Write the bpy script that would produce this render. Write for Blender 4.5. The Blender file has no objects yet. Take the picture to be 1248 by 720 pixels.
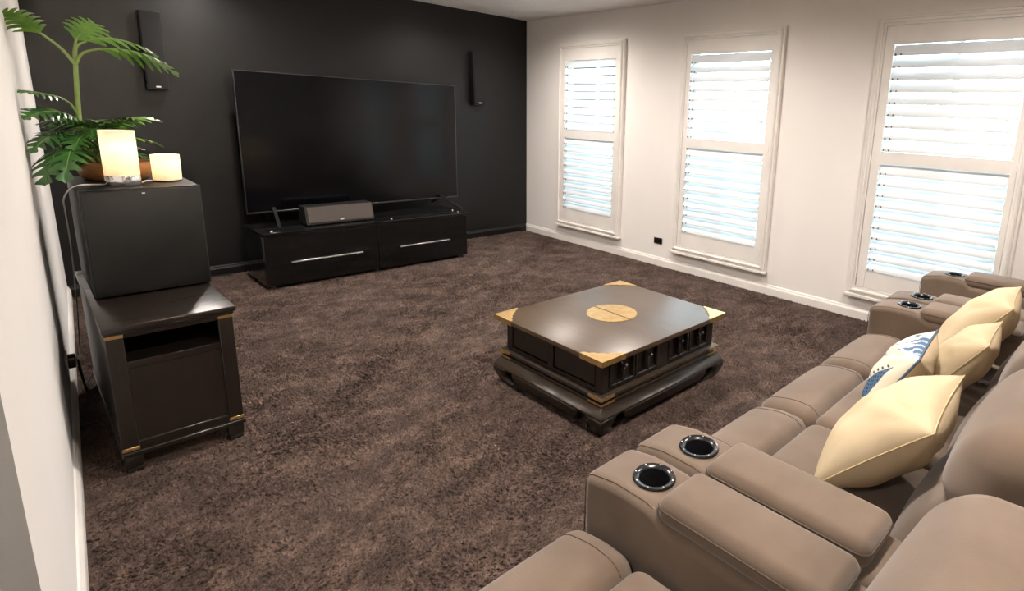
import bpy, bmesh, math, random
from mathutils import Vector, Matrix
R_ = math.radians
random.seed(7)
scn = bpy.context.scene
C = scn.collection

# ------------------------------------------------------------------ camera
cam_d = bpy.data.cameras.new('camera')
cam = bpy.data.objects.new('camera', cam_d); C.objects.link(cam)
FPX, PPX, PPY = 689.717, 774.015, 285.828
cam_d.sensor_fit = 'HORIZONTAL'; cam_d.sensor_width = 36.0
cam_d.lens = FPX / 1248 * 36
cam_d.shift_x = (624 - PPX) / 1248
cam_d.shift_y = (PPY - 360) / 1248
cam_d.clip_start = 0.02
pitch, roll, yaw = 0.207, 0.041, -0.839
fw = Vector((-math.sin(yaw) * math.cos(pitch), math.cos(yaw) * math.cos(pitch), -math.sin(pitch)))
rt = Vector((math.cos(yaw), math.sin(yaw), 0)); up = rt.cross(fw)
rr = rt * math.cos(roll) + up * math.sin(roll); uu = up * math.cos(roll) - rt * math.sin(roll)
M3 = Matrix((rr, uu, -fw)).transposed()
cam.matrix_world = Matrix.Translation((-4.11, -5.46, 1.41)) @ M3.to_4x4()
scn.camera = cam

# ------------------------------------------------------------------ world, exposure
w = bpy.data.worlds.new('sky'); scn.world = w; w.use_nodes = True
bg = w.node_tree.nodes['Background']
bg.inputs[0].default_value = (0.67, 0.85, 1.0, 1); bg.inputs[1].default_value = 6.5
vs = scn.view_settings
vs.view_transform = 'Standard'; vs.look = 'None'; vs.exposure = 1.36; vs.gamma = 1.0; vs.use_curve_mapping = False
DOWN_W = 66.0          # downlight power
PEND_FILL_W = 215.0  # power of the added fill pendant
WARM = (1.0, 0.915, 0.84)

# ------------------------------------------------------------------ helpers
def tag(o, label=None, cat=None, group=None, kind=None):
    if label: o['label'] = label
    if cat: o['category'] = cat
    if group: o['group'] = group
    if kind: o['kind'] = kind
    return o

def obj(name, bm, mat, parent=None, smooth=False, loc=None):
    me = bpy.data.meshes.new(name)
    bmesh.ops.recalc_face_normals(bm, faces=bm.faces[:])
    bm.to_mesh(me); bm.free()
    mats = mat if isinstance(mat, (list, tuple)) else [mat]
    for m in mats: me.materials.append(m)
    if smooth:
        for p in me.polygons: p.use_smooth = True
        if smooth != 'all': me.set_sharp_from_angle(angle=R_(38))
    o = bpy.data.objects.new(name, me); C.objects.link(o)
    if parent: o.parent = parent
    if loc is not None: o.location = loc
    return o

def empty(name, loc=(0, 0, 0), rotz=0):
    o = bpy.data.objects.new(name, None); C.objects.link(o)
    o.location = loc; o.rotation_euler = (0, 0, rotz); o.empty_display_size = .1
    return o

def rehome(root, loc):
    """put an empty at the thing's base without moving its world-space children"""
    root.location = loc
    for ch in root.children: ch.location = ch.location - Vector(loc)

def share(name, src, parent, loc, rot=None):
    o = bpy.data.objects.new(name, src.data); C.objects.link(o); o.parent = parent; o.location = loc
    if rot: o.rotation_euler = rot
    return o

def box(bm, x0, x1, y0, y1, z0, z1, bev=0.0, seg=1, mi=0):
    vs_ = [bm.verts.new((x, y, z)) for x in (x0, x1) for y in (y0, y1) for z in (z0, z1)]
    fs = [bm.faces.new([vs_[i] for i in f]) for f in ((0, 1, 3, 2), (4, 6, 7, 5), (0, 4, 5, 1), (2, 3, 7, 6), (0, 2, 6, 4), (1, 5, 7, 3))]
    for f in fs: f.material_index = mi
    if bev > 0:
        es = list({e for f in fs for e in f.edges})
        r = bmesh.ops.bevel(bm, geom=es, offset=bev, segments=seg, profile=.5, affect='EDGES')
        for f in r['faces']: f.material_index = mi
    return bm

def BM(): return bmesh.new()

def boxo(name, b, mat, parent=None, bev=0.0, seg=1):
    bm = BM(); box(bm, *b, bev=bev, seg=seg)
    return obj(name, bm, mat, parent, smooth=bev > 0)

def lathe(bm, prof, c=(0, 0, 0), n=32, axis='z', close=False):
    rings = []
    for r, z in prof:
        ring = []
        for i in range(n):
            a = 2 * math.pi * i / n
            p = (r * math.cos(a), r * math.sin(a), z)
            if axis == 'y': p = (p[0], p[2], p[1])
            if axis == 'x': p = (p[2], p[0], p[1])
            ring.append(bm.verts.new((c[0] + p[0], c[1] + p[1], c[2] + p[2])))
        rings.append(ring)
    pairs = list(zip(rings, rings[1:]))
    if close: pairs.append((rings[-1], rings[0]))
    for a, b in pairs:
        for i in range(n):
            j = (i + 1) % n
            bm.faces.new((a[i], a[j], b[j], b[i]))
    if not close:
        bm.faces.new(rings[0]); bm.faces.new(rings[-1])
    return bm

def smooth_path(pts, sub=6):
    pts = [Vector(p) for p in pts]; out = []
    P = [pts[0] * 2 - pts[1]] + pts + [pts[-1] * 2 - pts[-2]]
    for i in range(1, len(P) - 2):
        for k in range(sub):
            t = k / sub
            a, b, c, d = P[i - 1], P[i], P[i + 1], P[i + 2]
            out.append(.5 * ((2 * b) + (c - a) * t + (2 * a - 5 * b + 4 * c - d) * t * t + (3 * b - a - 3 * c + d) * t ** 3))
    out.append(pts[-1]); return out

def tube(bm, pts, r, n=8, sub=6, r1=None, closed=False):
    P = smooth_path(pts, sub) if sub > 1 else [Vector(p) for p in pts]
    rings = []; prev = None
    for i, p in enumerate(P):
        t = (P[min(i + 1, len(P) - 1)] - P[max(i - 1, 0)]).normalized()
        if prev is None:
            a = t.orthogonal().normalized()
        else:
            a = (prev - t * prev.dot(t)).normalized()
        prev = a; b = t.cross(a)
        q = r if r1 is None else r + (r1 - r) * i / (len(P) - 1)
        rings.append([bm.verts.new(p + (a * math.cos(2 * math.pi * k / n) + b * math.sin(2 * math.pi * k / n)) * q) for k in range(n)])
    for a, b in zip(rings, rings[1:]):
        for k in range(n):
            bm.faces.new((a[k], a[(k + 1) % n], b[(k + 1) % n], b[k]))
    bm.faces.new(rings[0]); bm.faces.new(rings[-1])
    return bm

def rbox(bm, b, r, m=8, k=4, fn=None):
    """rounded soft box; fn(u,v,w,p)->p deforms it (u,v,w in -1..1)"""
    x0, x1, y0, y1, z0, z1 = b
    c = Vector(((x0 + x1) / 2, (y0 + y1) / 2, (z0 + z1) / 2)); h = ((x1 - x0) / 2, (y1 - y0) / 2, (z1 - z0) / 2)
    r = min(r, min(h) * .999)
    ax = []
    for a in range(3):
        i = h[a] - r
        L = [-i - r * math.tan(R_(45) * (1 - j / k)) for j in range(k)] + [-i + 2 * i * j / m for j in range(m + 1)] + [i + r * math.tan(R_(45) * (j + 1) / k) for j in range(k)]
        ax.append(L)
    N = len(ax[0]) - 1; vd = {}
    def V(i, j, l):
        if (i, j, l) in vd: return vd[(i, j, l)]
        p = Vector((ax[0][i], ax[1][j], ax[2][l]))
        q = Vector([max(-(h[a] - r), min(h[a] - r, p[a])) for a in range(3)])
        d = p - q
        p = q + d.normalized() * r
        wp = p + c
        if fn: wp = Vector(fn(p.x / h[0], p.y / h[1], p.z / h[2], wp))
        vd[(i, j, l)] = bm.verts.new(wp); return vd[(i, j, l)]
    for s in (0, N):
        for i in range(N):
            for j in range(N):
                for f in (lambda a, b_: V(s, a, b_), lambda a, b_: V(a, s, b_), lambda a, b_: V(a, b_, s)):
                    bm.faces.new((f(i, j), f(i + 1, j), f(i + 1, j + 1), f(i, j + 1)))
    return bm

def sstep(a, b, x):
    t = max(0, min(1, (x - a) / (b - a))); return t * t * (3 - 2 * t)

def apply_bool(o, cutters):
    for c in cutters:
        m = o.modifiers.new('cut', 'BOOLEAN'); m.object = c; m.operation = 'DIFFERENCE'; m.solver = 'EXACT'
    bpy.context.view_layer.update()
    dg = bpy.context.evaluated_depsgraph_get()
    me = bpy.data.meshes.new_from_object(o.evaluated_get(dg))
    o.modifiers.clear(); old = o.data; o.data = me
    me.name = o.name
    for c in cutters:
        d = c.data; bpy.data.objects.remove(c); bpy.data.meshes.remove(d)

# ------------------------------------------------------------------ materials
def nodes(name):
    m = bpy.data.materials.new(name); m.use_nodes = True
    nt = m.node_tree; b = nt.nodes['Principled BSDF']
    return m, nt, b

def N(nt, typ, **kw):
    n = nt.nodes.new(typ)
    for k, v in kw.items(): setattr(n, k, v)
    return n

def srgb(r, g, b):
    f = lambda c: (c / 12.92) if c <= .04045 else ((c + .055) / 1.055) ** 2.4
    return (f(r / 255), f(g / 255), f(b / 255), 1)

def mat(name, col, rough=.5, metal=0.0, col2=None, nscale=8, ndetail=4, stretch=None, bump=0.0, bscale=60, spec=.5, coat=0.0, rvar=0.0, coat_rough=.1):
    m, nt, b = nodes(name)
    b.inputs['Roughness'].default_value = rough; b.inputs['Metallic'].default_value = metal
    b.inputs['Specular IOR Level'].default_value = spec; b.inputs['Coat Weight'].default_value = coat
    b.inputs['Coat Roughness'].default_value = coat_rough
    tc = N(nt, 'ShaderNodeTexCoord'); mp = N(nt, 'ShaderNodeMapping')
    nt.links.new(tc.outputs['Object'], mp.inputs[0])
    if stretch: mp.inputs['Scale'].default_value = stretch
    ns = N(nt, 'ShaderNodeTexNoise'); ns.inputs['Scale'].default_value = nscale; ns.inputs['Detail'].default_value = ndetail
    nt.links.new(mp.outputs[0], ns.inputs['Vector'])
    cr = N(nt, 'ShaderNodeValToRGB'); cr.color_ramp.elements[0].position = .3; cr.color_ramp.elements[1].position = .7
    c2 = col2 or tuple(c * .88 for c in col[:3]) + (1,)
    cr.color_ramp.elements[0].color = c2; cr.color_ramp.elements[1].color = col
    nt.links.new(ns.outputs[0], cr.inputs[0]); nt.links.new(cr.outputs[0], b.inputs['Base Color'])
    if rvar:
        mr = N(nt, 'ShaderNodeMapRange'); mr.inputs[3].default_value = rough - rvar; mr.inputs[4].default_value = rough + rvar
        nt.links.new(ns.outputs[0], mr.inputs[0]); nt.links.new(mr.outputs[0], b.inputs['Roughness'])
    if bump:
        n2 = N(nt, 'ShaderNodeTexNoise'); n2.inputs['Scale'].default_value = bscale; n2.inputs['Detail'].default_value = 3
        nt.links.new(mp.outputs[0], n2.inputs['Vector'])
        bp = N(nt, 'ShaderNodeBump'); bp.inputs['Strength'].default_value = bump; bp.inputs['Distance'].default_value = .004
        nt.links.new(n2.outputs[0], bp.inputs['Height']); nt.links.new(bp.outputs[0], b.inputs['Normal'])
    return m

def carpet_mat():
    m, nt, b = nodes('carpet')
    b.inputs['Roughness'].default_value = 1.0; b.inputs['Specular IOR Level'].default_value = .05
    b.inputs['Sheen Weight'].default_value = .12; b.inputs['Sheen Roughness'].default_value = .6
    b.inputs['Sheen Tint'].default_value = (.8, .68, .6, 1)
    tc = N(nt, 'ShaderNodeTexCoord')
    def noise(scale, detail, rough=.6, dist=0.0, sc=None):
        n = N(nt, 'ShaderNodeTexNoise'); n.inputs['Scale'].default_value = scale; n.inputs['Detail'].default_value = detail
        n.inputs['Roughness'].default_value = rough; n.inputs['Distortion'].default_value = dist
        if sc:
            mp = N(nt, 'ShaderNodeMapping'); mp.inputs['Scale'].default_value = sc; mp.inputs['Rotation'].default_value = (0, 0, R_(35))
            nt.links.new(tc.outputs['Object'], mp.inputs[0]); nt.links.new(mp.outputs[0], n.inputs['Vector'])
        else: nt.links.new(tc.outputs['Object'], n.inputs['Vector'])
        return n
    a = noise(5.2, 7, .74, .5, (1, 1.35, 1)); d = noise(150, 4, .8)
    c = noise(34, 6, .8, .6)
    def mix(x, y, f):
        n = N(nt, 'ShaderNodeMix'); n.data_type = 'FLOAT'; n.inputs[0].default_value = f
        nt.links.new(x, n.inputs[2]); nt.links.new(y, n.inputs[3]); return n.outputs[0]
    s = mix(mix(a.outputs[0], c.outputs[0], .44), d.outputs[0], .26)
    cr = N(nt, 'ShaderNodeValToRGB'); e = cr.color_ramp.elements
    e[0].position = .385; e[0].color = srgb(34, 27, 25)
    e[1].position = .615; e[1].color = srgb(120, 99, 89)
    k = cr.color_ramp.elements.new(.49); k.color = srgb(69, 55, 49)
    nt.links.new(s, cr.inputs[0])
    g = noise(95, 5, .85, .4); gr = N(nt, 'ShaderNodeMapRange'); gr.inputs[1].default_value = .36; gr.inputs[2].default_value = .62
    gr.inputs[3].default_value = .7; gr.inputs[4].default_value = 1.45; nt.links.new(g.outputs[0], gr.inputs[0])
    mu = N(nt, 'ShaderNodeVectorMath', operation='MULTIPLY'); nt.links.new(cr.outputs[0], mu.inputs[0]); nt.links.new(gr.outputs[0], mu.inputs[1])
    nt.links.new(mu.outputs[0], b.inputs['Base Color'])
    bp = N(nt, 'ShaderNodeBump'); bp.inputs['Strength'].default_value = 1.0; bp.inputs['Distance'].default_value = .012
    h = mix(mix(c.outputs[0], d.outputs[0], .55), a.outputs[0], .3)
    nt.links.new(h, bp.inputs['Height']); nt.links.new(bp.outputs[0], b.inputs['Normal'])
    return m

def wood_mat(name, c1, c2, rough, coat=0.0, axis='x', scale=1.0):
    m, nt, b = nodes(name)
    b.inputs['Roughness'].default_value = rough; b.inputs['Coat Weight'].default_value = coat; b.inputs['Coat Roughness'].default_value = .30
    tc = N(nt, 'ShaderNodeTexCoord'); mp = N(nt, 'ShaderNodeMapping')
    st = {'x': (1.2, 14, 14), 'y': (14, 1.2, 14), 'z': (14, 14, 1.2)}[axis]
    mp.inputs['Scale'].default_value = tuple(s * scale for s in st)
    nt.links.new(tc.outputs['Object'], mp.inputs[0])
    ns = N(nt, 'ShaderNodeTexNoise'); ns.inputs['Scale'].default_value = 2.2; ns.inputs['Detail'].default_value = 7; ns.inputs['Roughness'].default_value = .65
    ns.inputs['Distortion'].default_value = .8
    nt.links.new(mp.outputs[0], ns.inputs['Vector'])
    cr = N(nt, 'ShaderNodeValToRGB'); cr.color_ramp.elements[0].position = .3; cr.color_ramp.elements[1].position = .72
    cr.color_ramp.elements[0].color = c2; cr.color_ramp.elements[1].color = c1
    nt.links.new(ns.outputs[0], cr.inputs[0]); nt.links.new(cr.outputs[0], b.inputs['Base Color'])
    bp = N(nt, 'ShaderNodeBump'); bp.inputs['Strength'].default_value = .12; bp.inputs['Distance'].default_value = .003
    nt.links.new(ns.outputs[0], bp.inputs['Height']); nt.links.new(bp.outputs[0], b.inputs['Normal'])
    mr = N(nt, 'ShaderNodeMapRange'); mr.inputs[3].default_value = rough * .85; mr.inputs[4].default_value = rough * 1.2
    nt.links.new(ns.outputs[0], mr.inputs[0]); nt.links.new(mr.outputs[0], b.inputs['Roughness'])
    return m

def glass_mat():
    m = bpy.data.materials.new('window_glass'); m.use_nodes = True; nt = m.node_tree
    nt.nodes.remove(nt.nodes['Principled BSDF'])
    out = nt.nodes['Material Output']
    t = N(nt, 'ShaderNodeBsdfTransparent'); t.inputs[0].default_value = (.95, .98, .97, 1)
    g = N(nt, 'ShaderNodeBsdfGlossy'); g.inputs['Roughness'].default_value = .02
    lw = N(nt, 'ShaderNodeFresnel'); lw.inputs[0].default_value = 1.45
    mx = N(nt, 'ShaderNodeMixShader')
    nt.links.new(lw.outputs[0], mx.inputs[0]); nt.links.new(t.outputs[0], mx.inputs[1]); nt.links.new(g.outputs[0], mx.inputs[2])
    nt.links.new(mx.outputs[0], out.inputs[0]); return m

def shade_mat():
    m = bpy.data.materials.new('lamp_shade_fabric'); m.use_nodes = True; nt = m.node_tree
    nt.nodes.remove(nt.nodes['Principled BSDF']); out = nt.nodes['Material Output']
    tc = N(nt, 'ShaderNodeTexCoord')
    ns = N(nt, 'ShaderNodeTexNoise'); ns.inputs['Scale'].default_value = 120; nt.links.new(tc.outputs['Object'], ns.inputs['Vector'])
    cr = N(nt, 'ShaderNodeValToRGB'); cr.color_ramp.elements[0].color = (.80, .72, .6, 1); cr.color_ramp.elements[1].color = (.92, .86, .76, 1)
    nt.links.new(ns.outputs[0], cr.inputs[0])
    d = N(nt, 'ShaderNodeBsdfDiffuse'); t = N(nt, 'ShaderNodeBsdfTranslucent'); mx = N(nt, 'ShaderNodeMixShader'); mx.inputs[0].default_value = .55
    nt.links.new(cr.outputs[0], d.inputs[0]); nt.links.new(cr.outputs[0], t.inputs[0])
    nt.links.new(d.outputs[0], mx.inputs[1]); nt.links.new(t.outputs[0], mx.inputs[2]); nt.links.new(mx.outputs[0], out.inputs[0])
    return m

def emit_mat(name, col, s):
    m, nt, b = nodes(name)
    b.inputs['Emission Color'].default_value = col; b.inputs['Emission Strength'].default_value = s
    b.inputs['Base Color'].default_value = col
    return m

def leaf_mat(name, c1, c2):
    m = mat(name, c1, rough=.32, col2=c2, nscale=14, spec=.6)
    b = m.node_tree.nodes['Principled BSDF']
    return m

M = {}
M['wall'] = mat('cream_wall_paint', srgb(242, 238, 234), .75, col2=srgb(239, 234, 229), nscale=2, bump=.03, bscale=220)
M['hall'] = mat('grey_wall_paint', srgb(158, 156, 152), .8, nscale=2, bump=.03, bscale=220)
M['ceil'] = mat('ceiling_paint', srgb(244, 243, 241), .9, nscale=2)
M['black_wall'] = mat('black_wall_paint', srgb(24, 23, 23), .40, col2=srgb(22, 21, 21), nscale=3, bump=.05, bscale=260, spec=.35)
M['trim'] = mat('white_trim_paint', srgb(242, 237, 231), .35, nscale=3)
M['black_trim'] = mat('black_trim_paint', srgb(22, 21, 21), .3, nscale=3)
M['louvre'] = mat('louvre_paint', srgb(234, 239, 243), .4, nscale=3)
M['carpet'] = carpet_mat()
M['glass'] = glass_mat()
M['alu'] = mat('white_window_alloy', srgb(215, 216, 214), .4, nscale=4)
M['tv_screen'] = mat('tv_screen_glass', (.002, .002, .003, 1), .13, nscale=2, spec=.3)
M['tv_bezel'] = mat('tv_bezel_metal', (.10, .10, .105, 1), .3, metal=.9, nscale=20)
M['tv_back'] = mat('tv_plastic', (.012, .012, .012, 1), .4)
M['gloss_black'] = mat('black_lacquer', (.006, .006, .006, 1), .07, nscale=5, spec=.5)
M['chrome'] = mat('chrome_metal', (.82, .81, .79, 1), .16, metal=1, nscale=30)
M['silver'] = mat('brushed_silver', (.75, .75, .76, 1), .3, metal=1, nscale=30)
M['grille'] = mat('grey_speaker_cloth', srgb(86, 77, 71), .9, col2=srgb(72, 64, 60), nscale=260, bump=.3, bscale=500)
M['black_cloth'] = mat('black_speaker_cloth', srgb(26, 24, 24), .9, nscale=300, bump=.3, bscale=500)
M['black_vinyl'] = mat('black_vinyl', srgb(20, 19, 19), .35, nscale=60, bump=.1, bscale=300)
M['box_black'] = mat('satin_black_panel', srgb(20, 20, 19), .5, col2=srgb(17, 17, 16), nscale=4, spec=.3)
M['badge'] = mat('badge_white', srgb(215, 215, 212), .4)
M['dark_wood'] = wood_mat('dark_stained_wood', srgb(38, 29, 23), srgb(22, 17, 14), .38, .1, 'z')
M['dark_wood_x'] = wood_mat('dark_stained_wood_top', srgb(36, 28, 23), srgb(22, 18, 15), .28, .2, 'x')
M['table_top'] = wood_mat('brown_table_top', srgb(88, 69, 49), srgb(64, 49, 34), .38, .30, 'y', .9)
M['table_base'] = wood_mat('dark_table_base', srgb(58, 45, 31), srgb(31, 24, 17), .42, .1, 'y')
M['table_base_x'] = wood_mat('dark_table_base_end', srgb(52, 41, 30), srgb(29, 23, 18), .4, .1, 'x')
M['brass'] = mat('aged_brass', srgb(226, 194, 138), .30, metal=.9, col2=srgb(206, 168, 106), nscale=30, rvar=.06)
M['iron'] = mat('dark_iron', (.12, .11, .10, 1), .35, metal=.9)
M['black_hole'] = mat('black_interior', (.004, .004, .004, 1), .6)
M['suede'] = mat('taupe_suede', srgb(118, 101, 87), .82, col2=srgb(97, 82, 69), nscale=5, ndetail=6, bump=.12, bscale=420, spec=.25)
M['suede'].node_tree.nodes['Principled BSDF'].inputs['Sheen Weight'].default_value = .25
M['seam'] = mat('taupe_stitching', srgb(84, 70, 58), .8)
M['cup_black'] = mat('black_cup_holder', (.012, .012, .014, 1), .22, nscale=40)
M['cream'] = mat('cream_cotton', srgb(205, 187, 156), .88, col2=srgb(194, 175, 143), nscale=7, bump=.15, bscale=500, spec=.2)
M['cream_seam'] = mat('cream_piping', srgb(196, 174, 134), .85)
M['blue_piping'] = mat('blue_piping', srgb(74, 96, 122), .8)
M['pot'] = wood_mat('honey_wood_pot', srgb(190, 136, 84), srgb(140, 92, 52), .5, 0, 'x')
M['soil'] = mat('potting_soil', srgb(40, 30, 24), 1.0, col2=srgb(22, 17, 14), nscale=60, bump=.8, bscale=120)
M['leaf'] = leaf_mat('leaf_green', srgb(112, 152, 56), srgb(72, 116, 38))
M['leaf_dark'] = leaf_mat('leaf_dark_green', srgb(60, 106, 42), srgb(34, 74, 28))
M['stem'] = mat('stem_green', srgb(132, 152, 78), .45, col2=srgb(108, 132, 58), nscale=20)
M['white_cord'] = mat('white_cord', srgb(215, 210, 200), .5)
M['black_cord'] = mat('black_cord', (.01, .01, .01, 1), .45)
M['shade'] = shade_mat()
M['bulb'] = emit_mat('bulb_glow', (1, .75, .45, 1), 4)
M['downlight'] = emit_mat('downlight_glow', (1, .85, .7, 1), 30)
M['bounce_ground'] = mat('bounce_paving', srgb(196, 196, 190), .9, col2=srgb(176, 177, 172), nscale=12)  # pale so that neutral daylight bounces up to the louvres
M['hedge'] = leaf_mat('hedge_leaf', srgb(120, 160, 70), srgb(70, 110, 45))

def cushion_print():
    m, nt, b = nodes('blue_print_cotton')
    b.inputs['Roughness'].default_value = .88; b.inputs['Specular IOR Level'].default_value = .2
    at = N(nt, 'ShaderNodeVertexColor'); at.layer_name = 'print'
    tc = N(nt, 'ShaderNodeTexCoord'); ns = N(nt, 'ShaderNodeTexNoise'); ns.inputs['Scale'].default_value = 400
    nt.links.new(tc.outputs['Object'], ns.inputs['Vector'])
    bp = N(nt, 'ShaderNodeBump'); bp.inputs['Strength'].default_value = .15; bp.inputs['Distance'].default_value = .003
    nt.links.new(ns.outputs[0], bp.inputs['Height']); nt.links.new(bp.outputs[0], b.inputs['Normal'])
    nt.links.new(at.outputs[0], b.inputs['Base Color']); return m
M['print'] = cushion_print()

# ------------------------------------------------------------------ the setting
H = 2.4
LW = lambda y: -3.95 + .0522 * y            # left wall plane (slightly out of square)
fl = boxo('floor', (-6.2, .12, -7.6, .12, -.1, 0), M['carpet']); tag(fl, 'brown mottled plush carpet covering the room', kind='structure')
def carpet_pile():
    import numpy as np
    rng = np.random.default_rng(5); st = .0125
    gx, gy = np.meshgrid(np.arange(-4.14, -.018, st), np.arange(-4.95, -.018, st))
    x = gx.ravel() + rng.uniform(-.5, .5, gx.size) * st; y = gy.ravel() + rng.uniform(-.5, .5, gx.size) * st
    k = (x > -3.95 + .0522 * y + .022) & (x < -.02) & (y < -.02); x, y = x[k], y[k]; n = len(x)
    # brushed nap: slowly turning lean plus a random one per tuft
    fx = sum(np.sin(a * x + b * y + c) for a, b, c in ((3.1, 1.7, .3), (-5.3, 4.9, 1.1), (9.7, -7.1, 2.0), (15.0, 13.0, .7))) / 2.2
    fy = sum(np.cos(a * x + b * y + c) for a, b, c in ((2.3, -3.7, .9), (6.1, 5.3, 2.2), (-8.9, 9.1, .2), (14.0, -17.0, 1.4))) / 2.2
    lx = .006 * fx + rng.normal(0, .006, n); ly = .006 * fy + rng.normal(0, .006, n)
    h = rng.uniform(.007, .013, n); a0 = rng.uniform(0, 2 * np.pi, n); r = rng.uniform(.006, .010, n)
    V = np.zeros((n, 4, 3))
    for j in range(3):
        V[:, j, 0] = x + r * np.cos(a0 + j * 2.094); V[:, j, 1] = y + r * np.sin(a0 + j * 2.094); V[:, j, 2] = .0003
    V[:, 3, 0] = x + lx; V[:, 3, 1] = y + ly; V[:, 3, 2] = h
    F = (np.arange(n) * 4)[:, None, None] + np.array([[0, 1, 3], [1, 2, 3], [2, 0, 3]])[None]
    me = bpy.data.meshes.new('carpet_pile'); me.vertices.add(n * 4); me.vertices.foreach_set('co', V.ravel())
    me.loops.add(n * 9); me.loops.foreach_set('vertex_index', F.ravel().astype(np.int32))
    me.polygons.add(n * 3); me.polygons.foreach_set('loop_start', np.arange(0, n * 9, 3, dtype=np.int32))
    me.update(); me.validate(); me.materials.append(M['carpet'])
    o = bpy.data.objects.new('carpet_pile', me); C.objects.link(o); o.parent = fl; o['kind'] = 'stuff'
carpet_pile()
ce = boxo('ceiling', (-6.2, .12, -7.6, .12, H, H + .1), M['ceil']); tag(ce, 'flat white painted ceiling', kind='structure')
wb = boxo('wall_back', (-6.2, .12, 0, .12, 0, H), M['black_wall']); tag(wb, 'black painted feature wall behind the television', kind='structure')
boxr = boxo('wall_rear', (-6.2, .12, -7.6, -7.5, 0, H), M['wall']); tag(boxr, 'cream wall at the rear of the room', kind='structure')
boxh = boxo('wall_hall', (-6.2, -6.1, -7.5, 0, 0, H), M['hall']); tag(boxh, 'grey hallway wall beyond the room opening', kind='structure')
# left wall: slab with an end face at the opening beside the camera
bm = BM()
pts = [(LW(0), 0), (LW(-4.16), -4.16), (LW(-4.16) - .3, -4.16), (LW(0) - .3, 0)]
lo = [bm.verts.new((x, y, 0)) for x, y in pts]; hi = [bm.verts.new((x, y, H)) for x, y in pts]
bm.faces.new(lo); bm.faces.new(hi)
for i in range(4):
    f = bm.faces.new((lo[i], lo[(i + 1) % 4], hi[(i + 1) % 4], hi[i]))
    if i == 1: f.material_index = 1
wl = obj('wall_left', bm, [M['wall'], M['hall']]); tag(wl, 'cream painted side wall beside the plant', kind='structure')

WIN = [(-.60, -1.565), (-2.26, -3.245), (-3.935, -4.925)]    # frame outer y ranges
WZ0, WZ1 = .19, 2.125
OP = [(-.705, -1.455), (-2.365, -3.14), (-4.055, -4.83)]     # louvre opening y ranges
ZU0, ZU1, ZL0, ZL1 = 1.235, 1.945, .385, 1.15
# right wall with three openings
bm = BM()
ys = [0]; 
for a, b in WIN: ys += [a - .055, b + .055]
ys.append(-7.5)
zo0, zo1 = WZ0 + .055, WZ1 - .055
for i in range(len(ys) - 1):
    y1, y0 = ys[i], ys[i + 1]
    if i % 2 == 0: box(bm, 0, .12, y0, y1, 0, H)
    else:
        box(bm, 0, .12, y0, y1, 0, zo0); box(bm, 0, .12, y0, y1, zo1, H)
bmesh.ops.remove_doubles(bm, verts=bm.verts[:], dist=1e-4)
wr = obj('wall_right', bm, M['wall']); tag(wr, 'cream painted wall with three shuttered windows', kind='structure')

def extrude_profile(name, prof, p0, p1, nrm, mat_, parent=None):
    """prof: (out, z) points; runs p0->p1 along the floor, out along nrm"""
    bm = BM(); n = Vector(nrm)
    a = [bm.verts.new(Vector((p0[0], p0[1], 0)) + n * o + Vector((0, 0, z))) for o, z in prof]
    b = [bm.verts.new(Vector((p1[0], p1[1], 0)) + n * o + Vector((0, 0, z))) for o, z in prof]
    for i in range(len(prof)):
        j = (i + 1) % len(prof); bm.faces.new((a[i], a[j], b[j], b[i]))
    bm.faces.new(a); bm.faces.new(b)
    return obj(name, bm, mat_, parent)
SK = [(0, 0), (.016, 0), (.016, .058), (.013, .066), (.009, .072), (.009, .078), (.005, .084), (0, .086)]
tag(extrude_profile('baseboard_right', SK, (0, 0), (0, -7.5), (-1, 0, 0), M['trim']), 'white moulded skirting board under the windows', kind='structure')
tag(extrude_profile('baseboard_back', SK, (LW(0), 0), (-.016, 0), (0, -1, 0), M['black_trim']), 'black skirting board along the black wall', kind='structure')
ln = Vector((1, -.0522, 0)).normalized()
tag(extrude_profile('baseboard_left', SK, (LW(-.02), -.02), (LW(-4.16), -4.16), ln, M['trim']), 'white skirting board along the left wall', kind='structure')
tag(extrude_profile('baseboard_rear', SK, (-6.1, -7.5), (-.02, -7.5), (0, 1, 0), M['trim']), 'white skirting board at the rear wall', kind='structure')

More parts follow.
